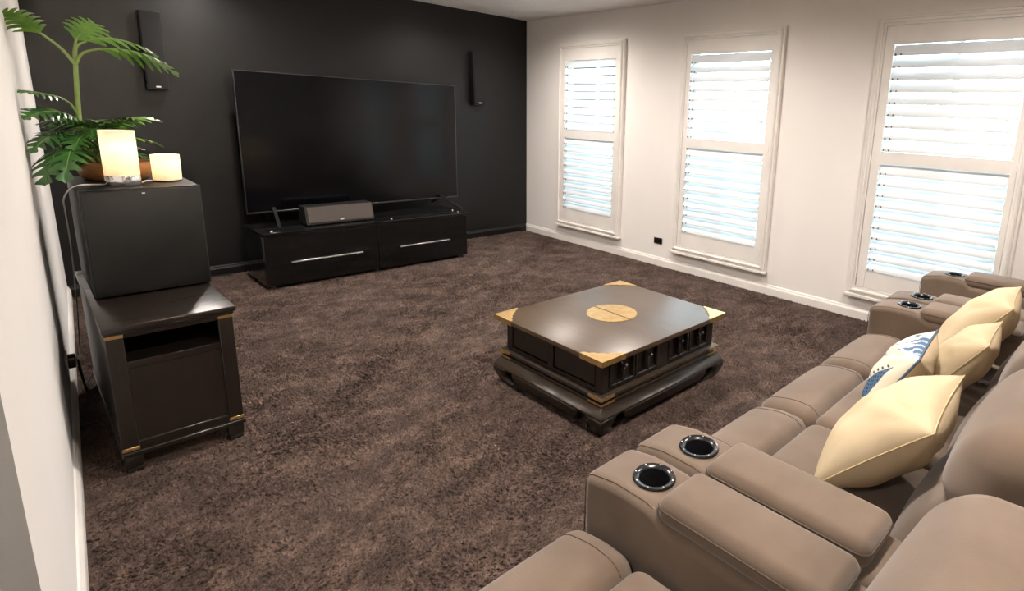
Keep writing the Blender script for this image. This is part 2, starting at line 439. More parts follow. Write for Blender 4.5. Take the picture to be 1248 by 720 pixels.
# windows: proud moulded frame, hinged shutter with louvres, sash and glass behind
def louvre_mesh(wd, half=.042, th=.011):
    bm = BM(); n = 12; A = []; B = []
    for k in range(n):
        a = 2 * math.pi * k / n
        p = (half * math.cos(a), th / 2 * math.sin(a) * (1.25 - .25 * abs(math.cos(a))))
        A.append(bm.verts.new((p[0], -wd / 2, p[1]))); B.append(bm.verts.new((p[0], wd / 2, p[1])))
    for k in range(n):
        j = (k + 1) % n; bm.faces.new((A[k], A[j], B[j], B[k]))
    bm.faces.new(A); bm.faces.new(B)
    return bm
TILT = R_(63)
for wi, ((ya, yb), (oa, ob)) in enumerate(zip(WIN, OP)):
    win = empty(f'window_{wi + 1}', (0, (ya + yb) / 2, WZ0))
    tag(win, ['white plantation shutter window next to the black wall', 'white plantation shutter window between the other two windows',
              'white plantation shutter window behind the far end of the sofa'][wi], kind='structure')
    yc = (ya + yb) / 2; hw = (ya - yb) / 2; zc = (WZ0 + WZ1) / 2; hh = (WZ1 - WZ0) / 2
    # mitred moulding profile: (inward distance, proud)
    prof = [(0, 0), (0, .030), (.006, .036), (.016, .036), (.020, .046), (.030, .052), (.040, .050), (.044, .040), (.058, .040), (.058, -.06), (.05, -.06), (.05, 0)]
    bm = BM(); rings = []
    for d, pr in prof:
        rings.append([bm.verts.new((-pr, sy * (hw - d), hh + sz * (hh - d))) for sy, sz in ((1, 1), (-1, 1), (-1, -1), (1, -1))])
    for i in range(len(prof)):
        a, b = rings[i], rings[(i + 1) % len(prof)]
        for k in range(4): bm.faces.new((a[k], a[(k + 1) % 4], b[(k + 1) % 4], b[k]))
    obj('window_frame', bm, M['trim'], win)
    # sill lip below the frame
    bm = BM(); box(bm, -.056, 0, -hw - .012, hw + .012, -.016, .004, .003); obj('window_sill', bm, M['trim'], win, True)
    # shutter panel
    pw = hw - .0605; px0, px1 = -.034, -.006
    o0, o1 = ob - yc, oa - yc                         # opening in local y
    z_ = lambda z: z - WZ0
    bm = BM()
    box(bm, px0, px1, -pw, o0, z_(WZ0 + .061), z_(WZ1 - .061), .002)
    box(bm, px0, px1, o1, pw, z_(WZ0 + .061), z_(WZ1 - .061), .002)
    for (a, b) in ((WZ0 + .061, ZL0), (ZL1, ZU0), (ZU1, WZ1 - .061)):
        box(bm, px0 + .001, px1 - .001, o0 - .001, o1 + .001, z_(a), z_(b), .0015)
    sh = obj('shutter_frame', bm, M['trim'], win, True)
    lv = None
    for (a, b, n) in ((ZL0, ZL1, 10), (ZU0, ZU1, 9)):
        for i in range(n):
            z = z_(a + (b - a) * (i + .5) / n)
            if lv is None:
                lv = obj('louvre', louvre_mesh(o1 - o0 - .006), M['louvre'], sh, True); l = lv
                l.location = (-.020, (o0 + o1) / 2, z); 
            else:
                l = share('louvre', lv, sh, (-.020, (o0 + o1) / 2, z))
            # inner edge down, outer edge up
            l.rotation_euler = (0, -TILT, 0)
            bm = None
    # tilt pins at the far stile, hinges at the near stile
    bm = BM()
    for (a, b, n) in ((ZL0, ZL1, 10), (ZU0, ZU1, 9)):
        for i in range(n):
            z = z_(a + (b - a) * (i + .5) / n) - .028
            box(bm, -.046, -.040, o1 - .022, o1 - .016, z - .006, z + .006)
            box(bm, -.046, -.040, o1 - .055, o1 - .049, z - .006, z + .006)
    obj('louvre_clip', bm, M['iron'], sh)['kind'] = 'stuff'
    for z in (.35, 1.2, 1.95):
        bm = BM(); box(bm, -.042, -.034, -pw - .008, -pw + .008, z_(z) - .03, z_(z) + .03, .002); obj('hinge', bm, M['trim'], sh, True)
    # sash and glass
    bm = BM(); s0, s1, q0, q1 = -hw + .06, hw - .06, z_(WZ0 + .06), z_(WZ1 - .06)
    box(bm, .075, .105, s0, s0 + .035, q0, q1); box(bm, .075, .105, s1 - .035, s1, q0, q1)
    box(bm, .075, .105, s0 + .035, s1 - .035, q0, q0 + .04); box(bm, .075, .105, s0 + .035, s1 - .035, q1 - .04, q1)
    box(bm, .078, .102, -.018, .018, q0 + .04, q1 - .04)
    sa = obj('window_sash', bm, M['alu'], win)
    for (a, b) in ((s0 + .035, -.018), (.018, s1 - .035)):
        bm = BM(); box(bm, .088, .092, a, b, q0 + .04, q1 - .04); obj('pane', bm, M['glass'], sa)
    # sampling guide for daylight at the opening
    pl = bpy.data.lights.new('daylight_portal', 'AREA'); pl.shape = 'RECTANGLE'; pl.size = 2 * hw - .12; pl.size_y = 2 * hh - .12
    pl.cycles.is_portal = True
    po = bpy.data.objects.new('daylight_portal', pl); C.objects.link(po); po.location = (.11, yc, zc); po.rotation_euler = (0, R_(90), 0); po.rotation_euler = Matrix(((0, 0, 1), (1, 0, 0), (0, 1, 0))).to_euler()

# garden outside
g = boxo('ground', (.12, 14, -14, 8, -.35, -.3), M['bounce_ground']); tag(g, 'unseen paving outside the windows, pale to bounce daylight on to the louvres', kind='structure')  # unseen ground, made pale paving for its bounce on the louvres
def hedge(y0, y1, x, h, label, seed):
    rnd = random.Random(seed); bm = BM()
    for _ in range(1500):
        p = Vector((x + rnd.gauss(0, .22), rnd.uniform(y0, y1), -.3 + h * rnd.random() ** .7))
        a = Vector((rnd.uniform(-1, 1), rnd.uniform(-1, 1), rnd.uniform(-.6, 1))).normalized(); b = a.orthogonal().normalized()
        s = rnd.uniform(.05, .10)
        v = [bm.verts.new(p - a * s), bm.verts.new(p + b * s * .45), bm.verts.new(p + a * s), bm.verts.new(p - b * s * .45)]
        bm.faces.new(v)
    root = empty('garden_shrub', (x, (y0 + y1) / 2, -.3))
    f = obj('foliage', bm, M['hedge'], root); f['kind'] = 'stuff'; f.location = -root.location
    bm = BM()
    for k in range(5):
        yy = y0 + (y1 - y0) * (k + .5) / 5
        tube(bm, [(x, yy, -.3), (x + .05, yy + .05, -.3 + h * .5), (x - .04, yy - .05, -.3 + h * .9)], .02, 6)
    s = obj('stem', bm, M['dark_wood'], root); s.location = -root.location
    tag(root, label, 'shrub')
hedge(-4.9, -1.2, 2.6, 2.0, 'leafy green garden shrub seen through the louvres of the window behind the sofa', 3)
hedge(-.9, 2.6, 3.0, 1.3, 'low leafy green garden shrub outside the window next to the black wall', 4)

# ------------------------------------------------------------------ ceiling downlights: first two placed by their glow, the rest unseen, added for light
DL = [(-2.95, -.75), (-.83, -1.16), (-2.95, -2.9), (-1.1, -2.9), (-2.95, -4.9), (-1.1, -4.9), (-5.0, -5.6)]
dnames = ['round recessed ceiling downlight above the television end near the left wall', 'round recessed ceiling downlight above the corner of black wall and first window',
          'unseen recessed ceiling downlight added over the carpet beside the side cabinet', 'unseen recessed ceiling downlight added near the middle window',
          'unseen recessed ceiling downlight added over the left recliner', 'unseen recessed ceiling downlight added over the far end of the sofa', 'unseen recessed ceiling downlight added in the hallway opening']
for (x, y), lb in zip(DL, dnames):
    root = empty('ceiling_downlight', (x, y, H)); tag(root, lb, 'downlight', 'recessed ceiling downlights')
    bm = BM(); lathe(bm, [(.036, -.001), (.036, -.006), (.048, -.004), (.048, -.0005), (.036, -.0005)], n=28); obj('trim_ring', bm, M['trim'], root, True)
    bm = BM(); lathe(bm, [(.035, -.0008), (.035, -.002)], n=28); obj('lens', bm, M['downlight'], root)
    ld = bpy.data.lights.new('downlight_lamp', 'SPOT'); ld.energy = DOWN_W; ld.color = WARM; ld.spot_size = R_(168); ld.spot_blend = 1.0; ld.shadow_soft_size = .07
    lo_ = bpy.data.objects.new('downlight_lamp', ld); C.objects.link(lo_); lo_.parent = root; lo_.location = (0, 0, -.02)

# unseen frosted globe pendant, added behind the seating as fill for the room
t = empty('added_fill_pendant', (-3.3, -6.7, H)); tag(t, 'unseen white frosted globe pendant added behind the recliners as fill light', 'lamp')
bm = BM(); lathe(bm, [(.05, 0), (.05, -.012), (.012, -.02)], n=24); obj('ceiling_rose', bm, M['trim'], t, True)
bm = BM(); tube(bm, [(0, 0, -.015), (0, 0, -.2)], .003, 6, 1); obj('cord', bm, M['white_cord'], t)
bm = BM(); bmesh.ops.create_uvsphere(bm, u_segments=24, v_segments=14, radius=.14, matrix=Matrix.Translation((0, 0, -.34))); obj('globe', bm, M['shade'], t, 'all')
ld = bpy.data.lights.new('pendant_fill', 'POINT'); ld.energy = PEND_FILL_W; ld.color = WARM; ld.shadow_soft_size = .08
lo_ = bpy.data.objects.new('pendant_fill', ld); C.objects.link(lo_); lo_.parent = t; lo_.location = (0, 0, -.34)

# ------------------------------------------------------------------ television
def television():
    x0, x1, y, z0, z1 = -2.905, -1.065, -.25, .525, 1.628
    t = empty('television'); tag(t, 'large black flat screen television on the black cabinet', 'television')
    bm = BM(); box(bm, x0 + .004, x1 - .004, y, y + .03, z0 + .004, z1 - .004, .004); box(bm, x0 + .25, x1 - .25, y + .03, y + .065, z0 + .04, z0 + .55, .015, 2)
    obj('housing', bm, M['tv_back'], t, True)
    bm = BM(); b = .007
    box(bm, x0, x1, y - .012, y + .012, z1 - b, z1, .0015); box(bm, x0, x1, y - .012, y + .012, z0, z0 + b * 1.7, .0015)
    box(bm, x0, x0 + b, y - .012, y + .012, z0 + b * 1.7, z1 - b, .0015); box(bm, x1 - b, x1, y - .012, y + .012, z0 + b * 1.7, z1 - b, .0015)
    obj('bezel', bm, M['tv_bezel'], t, True)
    bm = BM(); box(bm, x0 + b, x1 - b, y - .008, y - .001, z0 + b * 1.7, z1 - b); obj('screen', bm, M['tv_screen'], t)
    for fx, sgn in ((-2.715, -1), (-1.255, 1)):
        bm = BM()
        for yy in (-.57, .0):
            e = fx + sgn * .055 if yy < -.2 else fx + sgn * .02
            yq = -.565 if yy < -.2 else -.06
            P = [Vector((fx, y - .0, z0 + .03)), Vector((fx + sgn * .025, (y + yq) / 2, z0 - .03)), Vector((e, yq, .449))]
            for a, c in zip(P, P[1:]):
                d = (c - a).normalized(); s = d.cross(Vector((1, 0, 0))).normalized()
                if s.z < 0: s = -s
                wv = Vector((.011, 0, 0)); q = [a - wv, a + wv, c + wv, c - wv]
                lo2 = [bm.verts.new(p - s * .0) for p in q]; hi2 = [bm.verts.new(p + s * .014) for p in q]
                bm.faces.new(lo2); bm.faces.new(hi2)
                for i in range(4): bm.faces.new((lo2[i], lo2[(i + 1) % 4], hi2[(i + 1) % 4], hi2[i]))
        obj('stand_foot', bm, M['tv_bezel'], t)
    rehome(t, ((x0 + x1) / 2, -.3, .443)); return t
television()

def tv_cabinet():
    x0, x1, yf, yb, zt = -2.922, -1.225, -.690, -.215, .443
    t = empty('tv_cabinet'); tag(t, 'low gloss black television cabinet with two silver drawer handles', 'cabinet')
    bm = BM()
    box(bm, x0, x0 + .03, yf + .02, yb, .035, zt - .03, .002); box(bm, x1 - .03, x1, yf + .02, yb, .035, zt - .03, .002)
    box(bm, x0 + .03, x1 - .03, yb - .02, yb, .035, zt - .03); box(bm, x0 + .03, x1 - .03, yf + .02, yb - .02, .035, .06)
    box(bm, (x0 + x1) / 2 - .015, (x0 + x1) / 2 + .015, yf + .022, yb - .02, .06, zt - .03)
    obj('body', bm, M['gloss_black'], t, True)
    bm = BM(); box(bm, x0 - .004, x1 + .004, yf - .004, yb + .004, zt - .018, zt, .003, 2); obj('top', bm, M['gloss_black'], t, True)
    bm = BM(); box(bm, x0 + .02, x1 - .02, yf + .012, yb - .01, zt - .03, zt - .018); obj('shadow_gap', bm, M['black_hole'], t)
    xm = (x0 + x1) / 2
    for a, b, h0, h1, hz in ((x0 + .002, xm - .002, -2.746, -2.208, .19), (xm + .002, x1 - .002, -1.89, -1.41, .213)):
        bm = BM(); box(bm, a, b, yf, yf + .019, .03, zt - .031, .002); d = obj('drawer', bm, M['gloss_black'], t, True)
        bm = BM(); box(bm, h0, h1, yf - .017, yf - .009, .196, .207, .002)
        for hx in (h0 + .03, h1 - .04): box(bm, hx, hx + .01, yf - .011, yf, .198, .205)
        hd = obj('handle', bm, M['silver'], d, True); hd['label'] = 'long slim silver bar handle'
    for fx, fy in ((x0 + .06, yf + .06), (x1 - .06, yf + .06), (x0 + .06, yb - .06), (x1 - .06, yb - .06), (xm, yf + .06)):
        bm = BM(); lathe(bm, [(.022, 0), (.022, .006), (.015, .008), (.015, .036)], (fx, fy, 0), 16); obj('foot', bm, M['silver'], t, True)
    # little chrome studs standing on the top
    for sx, sy in ((x0 + .07, yf + .03), (x1 - .075, yf + .035), (x1 - .07, yf + .14), (-1.94, yf + .03)):
        bm = BM(); lathe(bm, [(.009, zt), (.009, zt + .008), (.006, zt + .012)], (sx, sy, 0), 12); obj('stud', bm, M['chrome'], t, True)
    rehome(t, (xm, (yf + yb) / 2, 0))
tv_cabinet()

def centre_speaker():
    t = empty('centre_speaker'); tag(t, 'grey grilled centre speaker lying on the black cabinet below the television', 'speaker')
    x0, x1, z = -2.585, -2.055, .4445
    yb0, yf0 = -.40, -.60
    # body: wedge, front tilted back
    bm = BM()
    prof = [(-.592, z + .008), (-.552, z + .148), (-.42, z + .148), (-.40, z + .008)]
    A = [bm.verts.new((x0, y, zz)) for y, zz in prof]; B = [bm.verts.new((x1, y, zz)) for y, zz in prof]
    for i in range(4): bm.faces.new((A[i], A[(i + 1) % 4], B[(i + 1) % 4], B[i]))
    bm.faces.new(A); bm.faces.new(B)
    bmesh.ops.bevel(bm, geom=bm.edges[:], offset=.004, segments=2, affect='EDGES')
    obj('body', bm, M['black_vinyl'], t, True)
    bm = BM(); d = Vector((0, .040, .14)).normalized(); n = Vector((0, -d.z, d.y))
    o = Vector((0, -.592, z + .008)) + d * .012; L = .128
    q = []
    for nn in (0.0, .012):
        for (xx, dd) in ((x0 + .012, 0), (x1 - .012, 0), (x1 - .012, L), (x0 + .012, L)):
            p = o + d * dd + n * nn; q.append(bm.verts.new((xx, p.y, p.z)))
    bm.faces.new(q[:4]); bm.faces.new(q[4:])
    for i in range(4): bm.faces.new((q[i], q[(i + 1) % 4], q[4 + (i + 1) % 4], q[4 + i]))
    bmesh.ops.bevel(bm, geom=bm.edges[:], offset=.004, segments=2, affect='EDGES')
    gr = obj('grille', bm, M['grille'], t, True); gr['label'] = 'flat grey cloth grille'
    bm = BM(); xm = (x0 + x1) / 2
    p0 = o + d * .008 + n * .0125; p1 = o + d * .019 + n * .0135
    box(bm, xm - .014, xm + .014, min(p0.y, p1.y) - .001, max(p0.y, p1.y), p0.z, p1.z); obj('badge', bm, M['badge'], t)
    for fx in (x0 + .04, x1 - .06):
        bm = BM(); box(bm, fx, fx + .02, -.58, -.42, z, z + .009); obj('rubber_foot', bm, M['black_hole'], t)
    rehome(t, (xm, -.5, z))
centre_speaker()

def wall_speaker(x0, x1, label, turn=0):
    z0, z1 = 1.452, 1.992
    xm = (x0 + x1) / 2
    t = empty('wall_speaker', (xm, 0, z0)); tag(t, label, 'speaker', 'slim wall speakers beside the television')
    hw = (x1 - x0) / 2
    bm = BM(); box(bm, -hw, hw, -.085, -.012, 0, z1 - z0, .004, 2); obj('cabinet', bm, M['black_vinyl'], t, True)
    bm = BM(); box(bm, -hw + .004, hw - .004, -.1, -.086, .004, z1 - z0 - .004, .005, 2); obj('grille', bm, M['black_cloth'], t, True)
    bm = BM(); box(bm, -.014, .014, -.1035, -.1, .018, .028, .001); obj('badge', bm, M['badge'], t)
    bm = BM(); box(bm, -.03, .03, -.0125, 0, .2, .36); obj('bracket', bm, M['black_hole'], t)
wall_speaker(-3.385, -3.262, 'slim black wall speaker hung behind the potted plant')
wall_speaker(-.745, -.612, 'slim black wall speaker hung between the television and the room corner')

# black double outlet on the right wall, white outlet on the left wall
t = empty('power_outlet', (0, -2.072, .243)); tag(t, 'small black power outlet under the cream wall between two windows', 'outlet')
bm = BM(); box(bm, -.009, 0, -.05, .05, -.029, .029, .003, 2); obj('plate', bm, M['black_vinyl'], t, True)
for yy in (-.025, .025):
    bm = BM(); box(bm, -.012, -.009, yy - .007, yy + .007, -.012, .012); obj('switch', bm, M['gloss_black'], t)
lrot = math.atan(-.0522) * 1
t = empty('power_outlet', (LW(-2.05), -2.05, .24), 0); t.rotation_euler = (0, 0, -math.atan(.0522)); tag(t, 'white power outlet with black plugs low on the wall beside the side cabinet', 'outlet')
bm = BM(); box(bm, 0, .009, -.055, .055, -.033, .033, .003, 2); obj('plate', bm, M['trim'], t, True)
for yy in (-.028, .03):
    bm = BM(); box(bm, .009, .034, yy - .015, yy + .015, -.02, .02, .004, 2); obj('plug', bm, M['black_cord'], t, True)

# ------------------------------------------------------------------ coffee table
def coffee_table():
    x0, x1, y0, y1, zt = -2.516, -1.576, -3.872, -3.072, .374
    t = empty('coffee_table'); tag(t, 'low dark wooden coffee table with brass corners and curved feet', 'coffee table')
    bm = BM(); box(bm, x0, x1, y0, y1, zt - .024, zt, .003, 2); top = obj('table_top', bm, M['table_top'], t, True); top['label'] = 'brown wooden table top with a soft sheen'
    # body
    bi = .045
    bx0, bx1, by0, by1 = x0 + bi, x1 - bi, y0 + bi, y1 - bi
    zb0, zb1 = .19, zt - .024
    bm = BM(); box(bm, bx0 + .014, bx1 - .014, by0 + .022, by1 - .014, zb0 + .001, zb1 - .001); obj('carcass', bm, M['dark_wood'], t)
    # corner posts
    for px in (bx0, bx1 - .045):
        for py in (by0, by1 - .045):
            bm = BM(); box(bm, px, px + .045, py, py + .045, zb0, zb1, .003); obj('post', bm, M['dark_wood'], t, True)
    # side panels (x faces): rails and two panels each
    for sx, s in ((bx0, -1), (bx1, 1)):
        xa, xb = (sx, sx + .012) if s < 0 else (sx - .012, sx)
        ym = (by0 + by1) / 2
        bm = BM()
        box(bm, xa, xb, by0 + .045, by1 - .045, zb1 - .02, zb1); box(bm, xa, xb, by0 + .045, by1 - .045, zb0, zb0 + .02)
        box(bm, xa, xb, ym - .02, ym + .02, zb0 + .02, zb1 - .02)
        obj('side_frame', bm, M['dark_wood'], t)
        for pa, pb in ((by0 + .045, ym - .02), (ym + .02, by1 - .045)):
            bm = BM(); xm0, xm1 = (xa + .004, xb) if s < 0 else (xa, xb - .004)
            box(bm, xm0, xm1, pa + .006, pb - .006, zb0 + .026, zb1 - .026, .003); obj('side_panel', bm, M['dark_wood_x'], t, True)
    # back face plain panel
    bm = BM(); box(bm, bx0 + .045, bx1 - .045, by1 - .012, by1, zb0, zb1); obj('back_panel', bm, M['dark_wood'], t)
    # front: four drawers with drop pulls
    W = bx1 - bx0 - .09; xs = bx0 + .045; mid = .07; dw = (W - mid) / 4
    bm = BM(); xm = xs + 2 * dw
    box(bm, xm, xm + mid, by0, by0 + .02, zb0, zb1); box(bm, xs, xm, by0 + .004, by0 + .02, zb1 - .014, zb1); box(bm, xm + mid, xs + W, by0 + .004, by0 + .02, zb1 - .014, zb1)
    box(bm, xs, xm, by0 + .002, by0 + .02, zb0, zb0 + .016); box(bm, xm + mid, xs + W, by0 + .002, by0 + .02, zb0, zb0 + .016)
    obj('front_frame', bm, M['dark_wood'], t)
    for i in range(4):
        a = xs + i * dw + (mid if i > 1 else 0); b = a + dw
        za, zb = zb0 + .018, zb1 - .016
        bm = BM(); f = .013
        box(bm, a + .004, a + .004 + f, by0 - .004, by0 + .02, za, zb, .002); box(bm, b - .004 - f, b - .004, by0 - .004, by0 + .02, za, zb, .002)
        box(bm, a + .004 + f, b - .004 - f, by0 - .004, by0 + .02, zb - f, zb, .002); box(bm, a + .004 + f, b - .004 - f, by0 - .006, by0 + .02, za, za + f, .002)
        cx = (a + b) / 2
        box(bm, cx - .006, cx + .006, by0 - .003, by0 + .02, za + f, zb - f, .001)
        box(bm, a + .004 + f, b - .004 - f, by0 + .012, by0 + .02, za + f, zb - f)
        d = obj('drawer', bm, M['dark_wood_x'], t, True)
        bm = BM(); lathe(bm, [(.004, 0), (.004, -.012), (.009, -.016), (.010, -.022), (.006, -.027)], (cx, by0 - .003, zb - .035), 14, 'y')
        box(bm, cx - .004, cx + .004, by0 - .012, by0 - .004, za + .012, zb - .045, .002)
        p = obj('drawer_pull', bm, M['iron'], d, True)
    # stepped ledge under the body with brass corner straps
    def ring(name, off, z0, z1, m, bev=.003):
        bm = BM(); box(bm, x0 + off, x1 - off, y0 + off, y1 - off, z0, z1, bev, 2); return obj(name, bm, m, t, True)
    led = ring('ledge', .020, .172, .190, M['table_base']); ring('ledge_neck', .034, .158, .172, M['dark_wood'])
    led2 = ring('lower_ledge', .024, .146, .158, M['table_base'])
    for cx, sx in ((x0, 1), (x1, -1)):
        for cy, sy in ((y0, 1), (y1, -1)):
            bm = BM()
            for off, za, zb in ((.019, .1735, .1885), (.023, .1475, .1565)):
                xa, xb = sorted((cx + sx * off, cx + sx * (off + .085))); ya, yb = sorted((cy + sy * off, cy + sy * (off + .002)))
                box(bm, xa, xb, ya - (.001 if sy > 0 else 0), yb + (.001 if sy < 0 else 0), za, zb)
                xa, xb = sorted((cx + sx * off, cx + sx * (off + .002))); ya, yb = sorted((cy + sy * off, cy + sy * (off + .085)))
                box(bm, xa - (.001 if sx > 0 else 0), xb + (.001 if sx < 0 else 0), ya, yb, za, zb)
            obj('ledge_strap', bm, M['brass'], t)
    # curved base: outward bulge swept round, notched by the feet
    def prof_at(z):       # outward offset of the outer skin at height z (from table edge)
        if z >= .045:
            u = min(1, (z - .020) / .128); return -.036 + .042 * math.sin(math.pi * u) ** .65 if u < .999 else -.036
        u0 = (.045 - .020) / .128
        return -.036 + .042 * math.sin(math.pi * u0) ** .65 - .022 * (1 - z / .045) ** 1.5
    def seg(name, side, s0, s1, za, zb, miter0=False, miter1=False, n=9, m=None, inner=.045):
        bm = BM(); zs = [za + (zb - za) * i / n for i in range(n + 1)]
        prof = [(prof_at(z), z) for z in zs] + [(prof_at(z) - inner, z) for z in reversed(zs)]
        def place(off, s, z, mit, end):
            # side: 0 = y0 face, 1 = y1 face, 2 = x0 face, 3 = x1 face
            e = (off if mit else 0) * end
            if side == 0: return (s + e, y0 - off, z)
            if side == 1: return (s + e, y1 + off, z)
            if side == 2: return (x0 - off, s + e, z)
            return (x1 + off, s + e, z)
        A = [bm.verts.new(place(o, s0, z, miter0, -1)) for o, z in prof]; B = [bm.verts.new(place(o, s1, z, miter1, 1)) for o, z in prof]
        for i in range(len(prof)):
            j = (i + 1) % len(prof); bm.faces.new((A[i], A[j], B[j], B[i]))
        for k in range(n):
            bm.faces.new((A[k], A[k + 1], A[-2 - k], A[-1 - k])); bm.faces.new((B[k], B[k + 1], B[-2 - k], B[-1 - k]))
        return bm
    leg = .10; notch = .055; zn = .096
    for side, (a, b) in enumerate(((x0, x1), (x0, x1), (y0, y1), (y0, y1))):
        m = M['table_base_x'] if side < 2 else M['table_base']
        bm = seg('apron', side, a, b, zn, .146, True, True, 6)
        r = obj('apron', bm, m, t, 'all')
        bm = seg('apron', side, a + leg + notch, b - leg - notch, .038, zn, n=8)
        # arch the ends of the apron towards the notches
        for v in bm.verts:
            s = v.co.x if side < 2 else v.co.y
            d = min(s - (a + leg + notch), (b - leg - notch) - s)
            if d < 1e-4:
                sh_ = .028 * max(0, (zn - v.co.z) / (zn - .038)) ** 1.5
                q = sh_ if s < (a + b) / 2 else -sh_
                if side < 2: v.co.x += q
                else: v.co.y += q
        obj('apron_skirt', bm, m, t, 'all')
        for (s0, s1, m0, m1) in ((a, a + leg, True, False), (b - leg, b, False, True)):
            bm = seg('foot', side, s0, s1, 0, zn, m0, m1, 10)
            for v in bm.verts:
                s = v.co.x if side < 2 else v.co.y
                inner_end = s1 if m0 else s0
                if abs(s - inner_end) < 1e-4:
                    # concave notch, foot toe turning outwards at the floor
                    u = 1 - v.co.z / zn
                    q = (-.030 * math.sin(math.pi * min(1, u * 1.15)) + .022 * sstep(.75, 1, u)) * (1 if m0 else -1)
                    if side < 2: v.co.x += q
                    else: v.co.y += q
            obj('foot', bm, m, t, 'all')
    # brass corner plates on the top, with scalloped inner edge, folded over the rim
    for cx, sx in ((x0, 1), (x1, -1)):
        for cy, sy in ((y0, 1), (y1, -1)):
            bm = BM(); L = .145; n = 24
            e0 = Vector((cx - sx * .0015, cy - sy * .0015)); P = [e0, Vector((cx + sx * L, cy - sy * .0015))]
            A = Vector((cx + sx * L, cy)); B = Vector((cx, cy + sy * L)); nn = Vector((sx, sy)).normalized()
            for i in range(1, n):
                u = i / n
                q = A.lerp(B, u) - nn * (.012 * math.sin(math.pi * u)) + nn * (.008 * abs(math.sin(math.pi * 5 * u)))
                P.append(q)
            P.append(Vector((cx - sx * .0015, cy + sy * L)))
            lo2 = [bm.verts.new((p.x, p.y, zt)) for p in P]; hi2 = [bm.verts.new((p.x, p.y, zt + .0022)) for p in P]
            bm.faces.new(hi2); bm.faces.new(lo2)
            for i in range(len(P)): bm.faces.new((lo2[i], lo2[(i + 1) % len(P)], hi2[(i + 1) % len(P)], hi2[i]))
            xa, xb = sorted((cx - sx * .0018, cx + sx * L)); ya, yb = sorted((cy - sy * .0018, cy))
            box(bm, xa, xb, ya, yb, zt - .024, zt + .002)
            xa, xb = sorted((cx - sx * .0018, cx)); ya, yb = sorted((cy - sy * .0018, cy + sy * L))
            box(bm, xa, xb, ya, yb, zt - .024, zt + .002)
            pl = obj('corner_plate', bm, M['brass'], top)
    # round split medallion
    cx, cy, r = (x0 + x1) / 2 + .0, (y0 + y1) / 2 + .01, .130
    for s in (-1, 1):
        bm = BM(); P = []
        n = 40
        for i in range(n + 1):
            a = math.pi * i / n - math.pi / 2
            q = r * (1 + .03 * abs(math.sin(a * 12)))
            P.append((cx + s * (.003 + q * math.cos(a)), cy + q * math.sin(a)))
        m_ = 22
        for i in range(1, m_):
            yy = cy + r - 2 * r * i / m_
            P.append((cx + s * (.003 + (.004 if i % 2 else 0)), yy))
        lo2 = [bm.verts.new((p[0], p[1], zt)) for p in P]; hi2 = [bm.verts.new((p[0], p[1], zt + .003)) for p in P]
        bm.faces.new(hi2); bm.faces.new(lo2)
        for i in range(len(P)): bm.faces.new((lo2[i], lo2[(i + 1) % len(P)], hi2[(i + 1) % len(P)], hi2[i]))
        md = obj('medallion', bm, M['brass'], top); md['label'] = 'scalloped brass half disc'
    rehome(t, ((x0 + x1) / 2, (y0 + y1) / 2, 0))
coffee_table()

# ------------------------------------------------------------------ side cabinet with black box, lamps and plant
def side_cabinet():
    x0, x1, y0, y1, zt = -3.962, -3.575, -2.785, -1.80, .588
    t = empty('side_cabinet'); tag(t, 'dark wooden side cabinet with open shelf and brass corner brackets', 'cabinet')
    W = M['dark_wood']
    bm = BM(); box(bm, x0 - .008, x1 + .010, y0 - .014, y1, zt - .022, zt, .004, 2); box(bm, x0 - .002, x1 + .004, y0 - .006, y1, zt - .034, zt - .022, .003); obj('top', bm, M['dark_wood_x'], t, True)
    zb = .085; ztop = zt - .034; st = .05
    for a in (x0, x1 - .018):
        bm = BM(); box(bm, a, a + .018, y0 + .02, y1, zb, ztop); obj('side_panel', bm, W, t)
    bm = BM(); box(bm, x0 + .018, x1 - .018, y1 - .012, y1, zb, ztop); obj('back_panel', bm, W, t)
    for a in (x0, x1 - st):
        bm = BM(); box(bm, a, a + st, y0, y0 + .02, zb, ztop, .002); obj('stile', bm, W, t, True)
    zs1, zs0 = ztop - .018, ztop - .112
    for a, b in ((zs1, ztop), (zs0 - .028, zs0), (zb, zb + .035)):
        bm = BM(); box(bm, x0 + st, x1 - st, y0 + .001, y0 + .02, a, b, .002); obj('rail', bm, M['dark_wood_x'], t, True)
    bm = BM(); box(bm, x0 + .018, x1 - .018, y0 + .02, y1 - .012, zs0 - .012, zs0); obj('shelf', bm, W, t)
    bm = BM(); box(bm, x0 + st, x1 - st, y0 + .008, y0 + .018, zb + .035, zs0 - .028); d = obj('front_panel', bm, W, t)
    bm = BM(); box(bm, x0 - .004, x1 + .006, y0 - .008, y1, zb - .018, zb, .003); obj('plinth', bm, M['dark_wood_x'], t, True)
    for a in (x0 + .002, x1 - .058):
        for b, bb in ((y0 + .002, y0 + .06), (y1 - .06, y1 - .002)):
            bm = BM()
            def taper(u, v, w_, p): return Vector((p.x, p.y, p.z))
            box(bm, a, a + .056, b, bb, .018, zb - .018, .006, 2); box(bm, a + .004, a + .052, b - .006 if b < -2 else b, bb, 0, .018, .005, 2)
            obj('leg', bm, W, t, True)
    # brass brackets: top corners and bottom corners
    for a, s in ((x0, 1), (x1, -1)):
        for z0_, z1_ in ((ztop - .014, ztop - .002), (zb + .004, zb + .018)):
            bm = BM(); xa, xb = sorted((a - s * .001, a + s * .05)); box(bm, xa, xb, y0 - .0025, y0, z0_, z1_, .0008)
            for k in (.012, .038): lathe(bm, [(.0035, -.0025), (.0025, -.005)], (a + s * k, y0, (z0_ + z1_) / 2), 8, 'y')
            obj('corner_bracket', bm, M['brass'], t, True)
    rehome(t, ((x0 + x1) / 2, (y0 + y1) / 2, 0))
side_cabinet()

